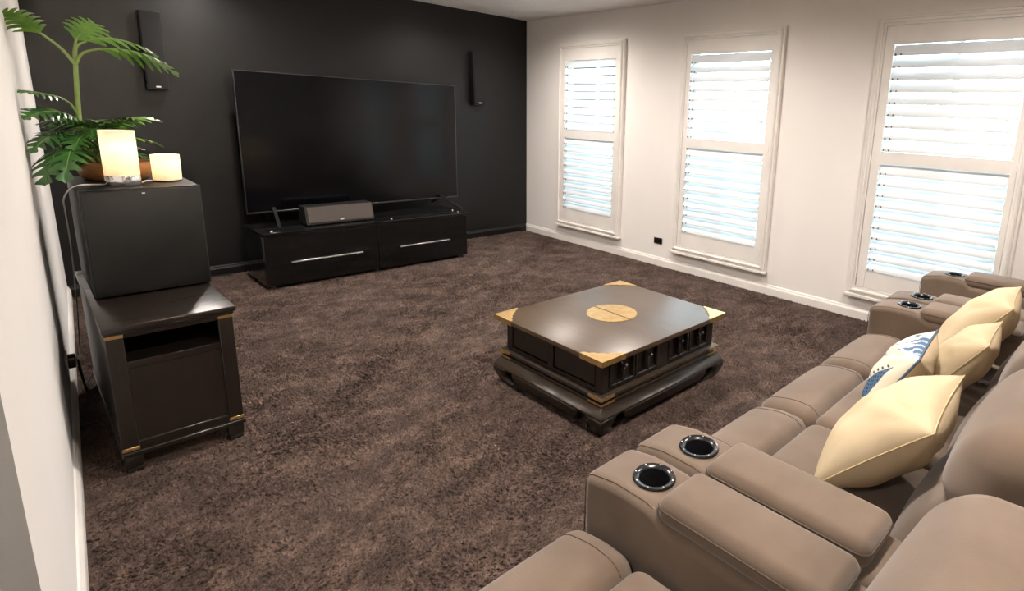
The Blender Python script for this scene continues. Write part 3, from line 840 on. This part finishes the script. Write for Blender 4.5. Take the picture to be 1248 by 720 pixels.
def subwoofer():
    x0, x1, y0, y1, z0, z1 = -3.948, -3.560, -2.395, -1.835, .588, 1.035
    t = empty('subwoofer'); tag(t, 'large plain black subwoofer box standing on the dark side cabinet', 'speaker')
    bm = BM(); box(bm, x0, x1, y0 + .014, y1, z0 + .006, z1, .004, 2); obj('cabinet', bm, M['box_black'], t, True)
    bm = BM(); box(bm, x0 + .004, x1 - .004, y0, y0 + .0135, z0 + .008, z1 - .006, .003, 2); obj('front_panel', bm, M['box_black'], t, True)
    bm = BM(); box(bm, x0 - .0008, x0 + .004, y0 + .012, y0 + .016, z0 + .006, z1 + .0008); box(bm, x1 - .004, x1 + .0008, y0 + .012, y0 + .016, z0 + .006, z1 + .0008); box(bm, x0 + .004, x1 - .004, y0 + .012, y0 + .016, z1 - .003, z1 + .0008); obj('edge_strip', bm, M['tv_bezel'], t)
    xm = (x0 + x1) / 2
    bm = BM(); box(bm, xm - .005, xm + .005, y0 - .0015, y0, z1 - .022, z1 - .018); obj('badge', bm, M['badge'], t)
    for a in (x0 + .02, x1 - .05):
        for b in (y0 + .03, y1 - .06):
            bm = BM(); box(bm, a, a + .03, b, b + .03, z0, z0 + .0065); obj('rubber_foot', bm, M['black_hole'], t)
    rehome(t, (xm, (y0 + y1) / 2, z0))
subwoofer()
ZB = 1.036

def table_lamp(x, y, r, hb, ht, label, power):
    t = empty('table_lamp', (x, y, ZB)); tag(t, label, 'lamp')
    if hb > .02:
        bm = BM(); lathe(bm, [(r * .97, 0), (r, .003), (r, hb - .002), (r * .98, hb)], n=40); obj('base', bm, M['chrome'], t, True)
    else:
        bm = BM(); lathe(bm, [(r * .97, 0), (r * .97, hb)], n=40); obj('base', bm, M['black_vinyl'], t, True)
    bm = BM(); lathe(bm, [(r, hb + .001), (r, ht), (r - .002, ht), (r - .002, hb + .001)], n=48, close=True); obj('shade', bm, M['shade'], t, True)
    bm = BM(); lathe(bm, [(.008, hb), (.008, hb + .02), (.012, hb + .028), (.018, hb + .045), (.014, hb + .058), (.004, hb + .064)], n=16); obj('bulb', bm, M['bulb'], t, True)
    l = bpy.data.lights.new('lamp_light', 'POINT'); l.energy = power; l.color = (1, .89, .74); l.shadow_soft_size = .02
    lo_ = bpy.data.objects.new('lamp_light', l); C.objects.link(lo_); lo_.parent = t; lo_.location = (0, 0, hb + (ht - hb) * .62 if ht > .15 else hb + .085)
    return t
tl = table_lamp(-3.797, -2.255, .058, .043, .228, 'taller lit cylinder table lamp with a shiny chrome base', .24)
table_lamp(-3.638, -2.175, .052, .006, .118, 'short lit cylinder table lamp with no visible base', .15)
bm = BM(); tube(bm, [(-3.855, -2.24, ZB + .004), (-3.90, -2.25, ZB + .007), (-3.935, -2.27, ZB + .008), (-3.962, -2.25, ZB - .008), (-3.982, -2.22, ZB - .05), (-3.980, -2.12, ZB - .12), (-3.978, -2.04, ZB - .3), (-3.99, -2.0, .45), (-4.0, -1.9, .25), (-4.01, -2.03, .22)], .0028, 6); tag(obj('lamp_cord', bm, M['white_cord'], None, True), 'thin white lamp cord hanging over the edge of the subwoofer', 'cord')
bm = BM(); tube(bm, [(-3.735, -2.23, ZB + .004), (-3.72, -2.2, ZB + .006), (-3.70, -2.19, ZB + .006), (-3.692, -2.18, ZB + .005)], .003, 6); tag(obj('lamp_cord', bm, M['white_cord'], None, True), 'short white cord lying between the two lamps', 'cord')
# black cables behind the cabinet
CB = [[(-3.87, -1.79, .40), (-3.90, -1.70, .2), (-3.88, -1.60, .015), (-3.90, -1.45, .006), (-3.95, -1.75, .006), (-4.0, -1.95, .05), (LW(-2.02) + .04, -2.02, .23)],
      [(-3.80, -1.79, .45), (-3.82, -1.6, .2), (-3.83, -1.3, .02), (-3.84, -1.0, .006), (-3.862, -1.35, .006), (-3.93, -1.56, .022), (-3.992, -1.8, .03), (-4.005, -2.1, .1), (LW(-2.08) + .04, -2.08, .22)],
      [(-3.75, -1.83, .95), (-3.74, -1.785, .8), (-3.74, -1.78, .4), (-3.74, -1.73, .04), (-3.75, -1.3, .006), (-3.74, -.4, .006), (-3.68, -.06, .01), (-3.5, -.04, .01), (-3.0, -.05, .01)]]
for p, lb in zip(CB, ['black power cable dropping from the cabinet back to the wall outlet', 'longer black cable looping over the carpet to the wall outlet', 'black speaker cable running along the carpet to the black wall']):
    bm = BM(); tube(bm, p, .0045, 6, 8); tag(obj('cable', bm, M['black_cord'], None, True), lb, 'cable', None)

# ------------------------------------------------------------------ potted plant
def potted_plant():
    px, py = -3.79, -1.985
    t = empty('potted_plant', (px, py, ZB)); tag(t, 'leafy split-leaf philodendron in a honey wooden pot behind the lamps', 'plant')
    bm = BM(); lathe(bm, [(.105, 0), (.118, .01), (.134, .06), (.137, .078), (.128, .078), (.122, .06), (.10, .03)], n=40); obj('pot', bm, M['pot'], t, True)
    bm = BM(); lathe(bm, [(.121, .050), (.122, .060), (.06, .066)], n=30); obj('soil', bm, M['soil'], t, True)
    def leaf(base, tip, width, nl, droop, roll, m, fold=.35, depth=.80, nrm=None):
        base = Vector(base); tip = Vector(tip); ax = tip - base; L = ax.length; ax.normalize()
        ref = Vector(nrm) if nrm else Vector((0, 0, 1))
        side = ax.cross(ref).normalized(); upv = side.cross(ax).normalized()
        rm = Matrix.Rotation(roll, 3, ax); side = rm @ side; upv = rm @ upv
        bm = BM(); n = nl * 10; rows = 4
        def mid(s):
            return base + ax * (L * s) + Vector((0, 0, 1)) * (droop * L * (4 * s * (1 - s)) * .5)
        mids = [mid(i / n) for i in range(n + 1)]
        for sg in (-1, 1):
            grid = []
            for i in range(n + 1):
                s = i / n
                env = (math.sin(math.pi * min(1, (s * .93 + .07))) ** .55) * (1 - .35 * s)
                ph = (s * nl) % 1.0
                lobe = math.sin(math.pi * ph) ** (1.0 if m is M['leaf'] else 1.5) if 0 < ph < 1 else 0
                rr_ = width * env * ((1 - depth) + depth * lobe)
                if i in (0, n): rr_ = .0005
                row = []
                for k in range(rows + 1):
                    q = k / rows; d = rr_ * q
                    p = mid(min(1, s)) + side * (sg * d) + ax * (d * .75) + upv * (fold * d - 1.1 * d * d / max(width, .01) * (fold + .35))
                    row.append(bm.verts.new(p))
                grid.append(row)
            for i in range(n):
                for k in range(rows):
                    bm.faces.new((grid[i][k], grid[i + 1][k], grid[i + 1][k + 1], grid[i][k + 1]))
        bmesh.ops.remove_doubles(bm, verts=bm.verts[:], dist=2e-4)
        for v in bm.verts:                         # leaves brush the wall, they do not enter it
            lim = LW(v.co.y) + .006
            if v.co.x < lim: v.co.x = lim + .3 * 0
            if v.co.z < ZB + .004 and -3.96 < v.co.x < -3.55 and -2.41 < v.co.y: v.co.z = ZB + .004
        for v in bm.verts:                         # and part around the lamp shades
            for lx, ly, lr, lz in ((-3.797, -2.255, .066, ZB + .24), (-3.638, -2.175, .06, ZB + .13)):
                dv = Vector((v.co.x - lx, v.co.y - ly, 0))
                if v.co.z < lz and dv.length < lr:
                    if dv.y < 0: dv.y = abs(dv.y) * .3
                    dv = dv.normalized() * lr if dv.length > 1e-5 else Vector((0, lr, 0)); v.co.x = lx + dv.x; v.co.y = ly + dv.y
        for v in bm.verts: v.co -= Vector((px, py, ZB))
        lf = obj('leaf', bm, m, t, 'all')
        bm = BM(); tube(bm, [p - Vector((px, py, ZB)) + upv * .0012 for p in mids[::max(1, n // 8)]], .0022, 5, 2, .0008)
        mr_ = obj('midrib', bm, M['stem'], lf, 'all')
        return lf
    def stalk(pts, r0, r1):
        bm = BM(); tube(bm, [Vector(p) - Vector((px, py, ZB)) for p in pts], r0, 8, 6, r1); obj('stalk', bm, M['stem'], t, 'all')
    # main stem
    S0 = (-3.865, -2.0, ZB + .04); S1 = (-3.885, -2.0, 1.30); S2 = (-3.87, -2.0, 1.525)
    stalk([S0, (-3.885, -2.0, 1.15), S1, (-3.878, -2.0, 1.42), S2], .010, .008)
    stalk([S2, (-3.905, -2.02, 1.585), (-3.955, -2.06, 1.633), (-3.965, -2.065, 1.638)], .006, .0035)
    leaf((-3.963, -2.065, 1.637), (-4.065, -2.22, 1.69), .095, 7, .12, R_(20), M['leaf'])
    leaf((-3.963, -2.065, 1.637), (-4.075, -2.0, 1.70), .06, 7, .12, R_(-10), M['leaf'])
    stalk([S2, (-3.868, -2.0, 1.58), (-3.855, -2.0, 1.635)], .006, .004)
    leaf((-3.86, -2.0, 1.628), (-3.775, -1.86, 1.715), .095, 6, .05, R_(35), M['leaf'])
    stalk([S2, (-3.858, -2.0, 1.60), (-3.825, -2.0, 1.628)], .006, .004)
    leaf((-3.83, -2.0, 1.628), (-3.585, -1.93, 1.582), .09, 8, .34, R_(12), M['leaf'], fold=.2)
    stalk([S2, (-3.845, -2.02, 1.575), (-3.80, -2.05, 1.595), (-3.785, -2.06, 1.595)], .006, .004)
    leaf((-3.79, -2.06, 1.596), (-3.548, -2.12, 1.498), .115, 8, .30, R_(-14), M['leaf'], fold=.2)
    # middle and lower leaves
    stalk([(-3.885, -2.0, 1.31), (-3.905, -2.03, 1.36), (-3.93, -2.06, 1.385)], .004, .003)
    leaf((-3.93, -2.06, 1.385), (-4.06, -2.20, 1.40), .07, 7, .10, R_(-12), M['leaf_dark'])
    D = M['leaf_dark']; G = M['leaf']
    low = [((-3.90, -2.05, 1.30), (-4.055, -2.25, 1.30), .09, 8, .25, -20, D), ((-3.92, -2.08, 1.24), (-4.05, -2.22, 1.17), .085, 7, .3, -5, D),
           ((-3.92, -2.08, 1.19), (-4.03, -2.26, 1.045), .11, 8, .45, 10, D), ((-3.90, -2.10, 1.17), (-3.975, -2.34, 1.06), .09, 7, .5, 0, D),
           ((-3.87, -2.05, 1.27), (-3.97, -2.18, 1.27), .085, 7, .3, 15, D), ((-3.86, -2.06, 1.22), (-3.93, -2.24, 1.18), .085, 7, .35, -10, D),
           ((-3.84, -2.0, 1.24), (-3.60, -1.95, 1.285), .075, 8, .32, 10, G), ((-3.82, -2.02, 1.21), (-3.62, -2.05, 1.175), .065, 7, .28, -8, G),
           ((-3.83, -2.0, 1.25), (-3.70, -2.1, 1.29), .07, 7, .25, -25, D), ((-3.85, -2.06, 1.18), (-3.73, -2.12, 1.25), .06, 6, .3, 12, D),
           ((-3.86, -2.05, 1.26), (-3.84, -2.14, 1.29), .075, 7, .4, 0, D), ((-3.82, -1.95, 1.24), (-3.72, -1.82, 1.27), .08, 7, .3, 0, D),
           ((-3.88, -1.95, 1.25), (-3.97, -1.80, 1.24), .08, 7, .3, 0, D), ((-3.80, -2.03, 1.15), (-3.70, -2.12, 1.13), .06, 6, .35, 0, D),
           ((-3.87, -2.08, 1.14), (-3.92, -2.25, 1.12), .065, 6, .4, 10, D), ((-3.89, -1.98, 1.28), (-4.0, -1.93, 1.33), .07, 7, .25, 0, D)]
    rl = random.Random(11)
    for k in range(14):                       # inner thicket
        a = R_(150 + 210 * k / 13 * 1.0 + rl.uniform(-10, 10)); q = rl.uniform(.10, .16)
        b = (-3.865 + .03 * math.cos(a), -2.04 + .03 * math.sin(a), rl.uniform(1.14, 1.29))
        tpp = (b[0] + q * math.cos(a), b[1] + q * math.sin(a), b[2] + rl.uniform(-.06, .05))
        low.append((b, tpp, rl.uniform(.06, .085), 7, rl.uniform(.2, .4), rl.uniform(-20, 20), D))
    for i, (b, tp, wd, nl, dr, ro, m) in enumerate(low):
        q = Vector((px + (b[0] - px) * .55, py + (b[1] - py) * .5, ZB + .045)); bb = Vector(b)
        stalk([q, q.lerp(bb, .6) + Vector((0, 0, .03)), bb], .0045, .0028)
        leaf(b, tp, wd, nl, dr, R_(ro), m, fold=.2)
potted_plant()

# ------------------------------------------------------------------ recliner seating
YF = -4.545                                   # front of the arms
from mathutils.bvhtree import BVHTree
def drop(o, pts, lift=.0006):
    """lay a line of points down on to the surface of o, from above"""
    tr = BVHTree.FromPolygons([v.co for v in o.data.vertices], [p.vertices for p in o.data.polygons])
    out = []
    for x, y in pts:
        h = tr.ray_cast(Vector((x, y, 2)), Vector((0, 0, -1)))[0]
        if h: out.append(h + Vector((0, 0, lift)))
    return out
def hoop(o, y, cx, cz, n=48, lift=.0004, a0=0, a1=2 * math.pi):
    tr = BVHTree.FromPolygons([v.co for v in o.data.vertices], [p.vertices for p in o.data.polygons])
    out = []
    for i in range(n + 1):
        a = a0 + (a1 - a0) * i / n; d = Vector((math.cos(a), 0, math.sin(a)))
        h = tr.ray_cast(Vector((cx, y, cz)) + d * 2, -d)[0]
        if h: out.append(h + d * lift)
    return out
def zhoop(o, z, cx, cy, w, l, m=22):
    tr = BVHTree.FromPolygons([v.co for v in o.data.vertices], [p.vertices for p in o.data.polygons])
    out = []; c = Vector((cx, cy, z)); src = []
    k = l / 2 - w / 2
    for i in range(m + 1): src.append((Vector((cx, cy + k, z)), math.pi * i / m))
    for i in range(m + 1): src.append((Vector((cx, cy - k, z)), math.pi + math.pi * i / m))
    for p, a in src:
        d = Vector((math.cos(a), math.sin(a), 0)); h = tr.ray_cast(p + d, -d)[0]
        if h: out.append(h + d * .0008)
    out.append(out[0]); return out
def suede(name, bm, parent): return obj(name, bm, M['suede'], parent, 'all')

def arm(parent, x0, x1, cup=True, wide_pad=True):
    cx = (x0 + x1) / 2
    def shape(u, v, w_, p):
        top = sstep(-.2, 1, w_)
        # deck slopes softly to the front and drops behind the cup holder for the pad
        dz = -.030 * sstep(-4.765, -4.80, p.y) * (1 if w_ > 0 else 0) * top
        dz -= .018 * sstep(-4.66, YF, p.y) * top
        return (p.x, p.y, p.z + dz)
    bm = BM(); rbox(bm, (x0 + .001, x1 - .001, -5.34, YF, .05, .562), .030, 22, 5, shape)
    a = suede('armrest', bm, parent)
    hx, hy = cx, -4.703
    if cup:
        bm = BM(); lathe(bm, [(.040, .47), (.040, .62)], (hx, hy, 0), 40); cut = obj('cutter', bm, M['suede'])
        apply_bool(a, [cut])
        for p in a.data.polygons: p.use_smooth = True
        a.data.set_sharp_from_angle(angle=R_(50))
        bm = BM(); zz = .5615
        lathe(bm, [(.0395, .480), (.0395, zz), (.050, zz - .002), (.0525, zz + .003), (.050, zz + .007), (.042, zz + .006), (.0365, zz + .001), (.0350, zz - .01), (.0345, .490), (.0, .488)][:-1] + [(.001, .488)], (hx, hy, 0), 48)
        ch = obj('cup_holder', bm, M['cup_black'], a, True)
        for k in range(8):
            an = 2 * math.pi * (k + .5) / 8
            bm = BM(); lathe(bm, [(.0022, zz + .0055), (.0016, zz + .0075)], (hx + .0465 * math.cos(an), hy + .0465 * math.sin(an), 0), 8)
            obj('rim_stud', bm, M['silver'], a, True)
    # padded top
    g = .008
    def pad(u, v, w_, p):
        puff = .010 * (1 - u * u) * (1 - v ** 4) * (1 if w_ > 0 else 0)
        return (p.x, p.y, p.z + puff)
    px0, px1 = x0 + g, x1 - g
    bm = BM(); rbox(bm, (px0, px1, -5.175, -4.772, .525, .588), .026, 12, 5, pad)
    pd = suede('arm_pad', bm, parent)
    bm = BM(); tube(bm, zhoop(pd, .566, cx, -4.9735, px1 - px0, .403), .0022, 6, 1); obj('piping', bm, M['seam'], pd, 'all')
    # stitched lines on the deck, either side of the cup holder
    for sx in (x0 + .014, x1 - .014):
        bm = BM(); pts = drop(a, [(sx, YF - .004 - .215 * k / 30) for k in range(31)])
        pts = [(sx, YF + .0006, .30), (sx, YF + .0006, .42), (sx, YF + .0004, .50)] + pts
        tube(bm, pts, .0013, 5, 1)
        obj('stitching', bm, M['seam'], a, 'all')
    return a

def seat(parent, x0, x1, seed=0, bl=0.0, br=0.0, hz=0.0):
    rnd = random.Random(seed); cx = (x0 + x1) / 2; w = x1 - x0
    # foot rest: curved front cushion
    def foot(u, v, w_, p):
        puff = .014 * (1 - u * u) * (1 - v * v) * max(0, w_)
        front = .012 * (1 - u * u) * (1 - w_ * w_) * max(0, v)
        drop = -.020 * sstep(-.3, 1, v) * max(0, w_)
        return (p.x, p.y + front, p.z + puff + drop)
    bm = BM(); rbox(bm, (x0 + .002, x1 - .002, -4.752, -4.535, .10, .430), .048, 12, 6, foot); fr = suede('foot_rest', bm, parent)
    for sx in (x0 + .060, x1 - .060):
        pts = drop(fr, [(sx, -4.535 - .21 * k / 24) for k in range(1, 25)])
        bm = BM(); tube(bm, pts, .0013, 5, 1); obj('stitching', bm, M['seam'], fr, 'all')
    def cush(u, v, w_, p):
        puff = .022 * max(0, 1 - u * u) ** .7 * max(0, 1 - v * v) ** .7 * max(0, w_)
        n_ = .002 * math.sin(p.x * 40 + seed) * math.sin(p.y * 33) * max(0, w_)
        return (p.x, p.y, p.z + puff + n_)
    bm = BM(); rbox(bm, (x0 + .003, x1 - .003, -5.17, -4.745, .26, .428), .045, 12, 6, cush); suede('seat_cushion', bm, parent)
    bm = BM(); box(bm, x0 + .01, x1 - .01, -5.40, -4.60, .06, .27, .02, 2); obj('seat_base', bm, M['suede'], parent, True)
    # lumbar cushion leaning back
    def lean(y0, z0, ang):
        c, s = math.cos(ang), math.sin(ang)
        return lambda p: Vector((p.x, y0 + (p.y) * c - (p.z) * s, z0 + p.z * c + p.y * s))
    T = lean(-5.13, .42, R_(30))
    def lum(u, v, w_, p):
        q = Vector((p.x, p.y + .030 * (1 - u * u) * (1 - w_ * w_) * max(0, v), p.z))
        q.x += .004 * math.sin(w_ * 6 + seed)
        return T(q)
    bm = BM(); rbox(bm, (x0 + .004, x1 - .004, -.15, 0.0, .0, .30), .055, 12, 6, lum); lb = suede('lumbar_cushion', bm, parent)
    bm = BM(); pts = []
    for i in range(11):
        f = i / 10; pts.append(T(Vector((x0 + .008, -.012, .02 + .26 * f))))
    tube(bm, pts, .003, 6, 1); obj('piping', bm, M['seam'], lb, 'all'); bm = BM()
    pts = [T(Vector((x1 - .008, -.012, .02 + .26 * i / 10))) for i in range(11)]; tube(bm, pts, .003, 6, 1)
    obj('piping', bm, M['seam'], lb, 'all')
    # head rest, fuller
    x0 -= bl; x1 += br
    def head(u, v, w_, p):
        q = Vector((p.x, p.y, p.z))
        q.y += .022 * (1 - u * u) * (1 - w_ * w_) * max(0, v)
        q.z += .022 * (1 - u * u) * (1 - v * v) * max(0, w_)
        q.y -= .05 * sstep(-1, 1, w_) - .02
        return q
    bm = BM(); rbox(bm, (x0 + .002, x1 - .002, -5.49, -5.255, .615 + hz, .848 + hz), .085, 12, 8, head); hr = suede('head_rest', bm, parent)
    for yy in (-5.44,):
        bm = BM(); tube(bm, hoop(hr, yy, (x0 + x1) / 2, .74 + hz, 90), .0024, 6, 1); obj('piping', bm, M['seam'], hr, 'all')
    bm = BM()
    rbox(bm, (x0 + .006, x1 - .006, -5.50, -5.36, .06, .76), .04, 6, 4); suede('back_shell', bm, parent)

def feet(parent, xs):
    for x in xs:
        for y in (-4.66, -5.38):
            bm = BM(); lathe(bm, [(.018, 0), (.022, .055)], (x, y, 0), 14); obj('foot', bm, M['black_vinyl'], parent, True)

AW = .178
def finish(t, x0, x1): rehome(t, ((x0 + x1) / 2, -5.0, 0))
def rehome_deep(t, loc): rehome(t, loc)

sofa = empty('recliner_sofa'); tag(sofa, 'three seat taupe suede recliner sofa holding the cushions', 'sofa')
SX0, SX1 = -3.070, -1.155
arm(sofa, SX0, SX0 + AW); arm(sofa, SX1 - .195, SX1)
sw = (SX1 - .195 - (SX0 + AW)) / 3
for i in range(3): seat(sofa, SX0 + AW + i * sw, SX0 + AW + (i + 1) * sw, i, 0.03 if i == 0 else 0, .06 if i == 2 else 0)
feet(sofa, (SX0 + .08, SX1 - .08)); finish(sofa, SX0, SX1)

ch = empty('recliner_chair'); tag(ch, 'taupe suede recliner chair at the left end of the row, nearest the room opening', 'recliner chair')
arm(ch, SX0 - .004 - AW, SX0 - .004); arm(ch, SX0 - .008 - 2 * AW - .52, SX0 - .008 - AW - .52)
seat(ch, SX0 - .006 - AW - .52, SX0 - .006 - AW, 7, .1, .235, -.032); feet(ch, (SX0 - .08, SX0 - .8)); finish(ch, SX0 - .88, SX0)

ch = empty('recliner_chair'); tag(ch, 'taupe suede recliner chair under the window by the right wall', 'recliner chair')
arm(ch, SX1 + .004, SX1 + .199); seat(ch, SX1 + .20, SX1 + .64, 9, .1, .1); arm(ch, SX1 + .642, SX1 + .84)
feet(ch, (SX1 + .08, SX1 + .76)); finish(ch, SX1, SX1 + .84)

# ------------------------------------------------------------------ cushions
def pillow(name, label, x0, x1, yb, zb, yt, ztp, th, m, yawd=0, seam='cream_seam', printed=False, sag=0.0, seed=1):
    w = x1 - x0; hv = Vector((0, yt - yb, ztp - zb)); h = hv.length
    t = empty(name); rnd = random.Random(seed)
    n = 34 if not printed else 110
    bm = BM(); front = {}; back = {}
    lay = bm.verts.layers.float_color.new('print') if printed else None
    def P(i, j, s):
        u = -1 + 2 * i / n; v = -1 + 2 * j / n
        # pull the edges in between the pointed corners
        pin = .07
        X = u * (1 - pin * (1 - u * u) * 0 - pin * (1 - v * v) * abs(u) ** 3 * 1.0)
        Y = v * (1 - pin * (1 - u * u) * abs(v) ** 3 * 1.0)
        prof = max(0, (1 - abs(u) ** 2.4) * (1 - abs(v) ** 2.4)) ** .55
        d = th / 2 * prof
        d += .005 * math.sin(7 * u + 3 * v + seed) * math.sin(5 * v - 2 * u + seed * 2) * prof
        for cu, cv in ((-1, -1), (1, -1), (1, 1), (-1, 1)):        # creases running in from the corners
            r_ = math.hypot(u - cu, v - cv); an = math.atan2(v - cv, u - cu)
            d += .0045 * math.sin(an * 13 + seed) * math.exp(-((r_ - .55) / .3) ** 2) * prof
        return Vector((X * w / 2, s * d, Y * h / 2))
    def vert(i, j, s):
        edge = i in (0, n) or j in (0, n)
        key = (i, j) ; dd = front if (s > 0 or edge) else back
        if key not in dd: dd[key] = bm.verts.new(P(i, j, 0 if edge else s))
        return dd[key]
    faces_front = []
    for s in (1, -1):
        for i in range(n):
            for j in range(n):
                q = [vert(i, j, s), vert(i + 1, j, s), vert(i + 1, j + 1, s), vert(i, j + 1, s)]
                f = bm.faces.new(q if s > 0 else q[::-1])
                if printed and s > 0: f.material_index = 1
    if printed:
        cream = srgb(228, 219, 198); blue = srgb(86, 112, 142); dark = srgb(52, 70, 94); pale = srgb(168, 184, 196)
        for (i, j), v in front.items():
            u = -1 + 2 * i / n; q = -1 + 2 * j / n
            c = cream
            # long spotted wedge (a fin) along the left edge, swirl, small wedges and flecks
            a = (u + .88) * .95; b_ = q + .15
            if -.62 < b_ < .55 and .04 < a < .06 + .42 * (.55 - b_) / 1.17 * 1.0:
                c = blue if (math.sin(u * 60) * math.sin(q * 52) < .25) else dark
            d_ = a - (.06 + .42 * (.55 - b_) / 1.17)
            if -.6 < b_ < .5 and .02 < d_ < .09 and math.sin(q * 46) > .35: c = dark
            r = math.hypot(u - .02, q - .25); th_ = math.atan2(q - .25, u - .02)
            if r < .34 and abs(r - (.06 + .045 * ((th_ + math.pi) % (2 * math.pi)))) < .016: c = blue
            if q > .62 and .0 < (u + .75) < 1.2 and (q - .62) > .30 * abs(math.sin(u * 7)): c = blue if math.sin(u * 23 + 3 * math.sin(q * 17)) < .3 else (pale if math.sin(q * 40) > 0 else cream)
            if .1 < u < .5 and -.1 < q - .5 * u < .02: c = pale
            if .55 < u < .85 and -.3 < q < .35 and abs(math.sin(q * 11)) > abs(u - .7) * 8: c = blue
            if -.95 < q < -.66 and abs(math.sin(u * 9 + q * 4)) > .86: c = dark
            if .15 < u < .6 and abs(q + .45 - .12 * math.sin(u * 9)) < .03: c = blue
            if .2 < u < .7 and abs(q + .7 - .1 * math.cos(u * 8)) < .022: c = pale
            v[lay] = c
    ms = [M['cream'] if not printed else M['cream'], M['print']] if printed else m
    body = obj('cover', bm, ms, t, 'all')
    if printed:
        body['label'] = 'printed cotton cover with blue sea motifs'
    # edge seam
    bm = BM(); ring = []
    for i in range(0, n, max(1, n // 22)): ring.append(P(i, 0, 0))
    for j in range(0, n, max(1, n // 22)): ring.append(P(n, j, 0))
    for i in range(n, 0, -max(1, n // 22)): ring.append(P(i, n, 0))
    for j in range(n, 0, -max(1, n // 22)): ring.append(P(0, j, 0))
    ring.append(ring[0]); tube(bm, ring, .0022 if not printed else .004, 6, 1); pp = obj('seam', bm, M[seam], t, 'all')
    ang = math.atan2(-hv.y, hv.z)                    # lean about x
    t.rotation_euler = (ang, 0, R_(yawd))
    base = Vector(((x0 + x1) / 2, yb, zb))
    t.location = base
    for ch_ in t.children: ch_.location = (0, 0, h / 2)
    tag(t, label, 'cushion', None)
    return t
pillow('cushion', 'big plain cream cushion leaning beside the near sofa arm with two cup holders', -2.80, -2.40, -4.925, .475, -5.185, .735, .19, M['cream'], seed=1, yawd=4)
pillow('cushion', 'cream cushion with blue printed sea pattern and blue piping', -2.36, -2.03, -4.885, .475, -5.025, .725, .15, M['cream'], seam='blue_piping', printed=True, seed=2, yawd=6)
pillow('cushion', 'smaller plain cream cushion tucked behind the blue patterned cushion', -2.10, -1.79, -4.98, .475, -5.165, .74, .15, M['cream'], seed=3, yawd=3)
pillow('cushion', 'large plain cream cushion propped up next to the far sofa arm', -1.78, -1.40, -4.93, .475, -5.165, .790, .18, M['cream'], seed=4, yawd=5)
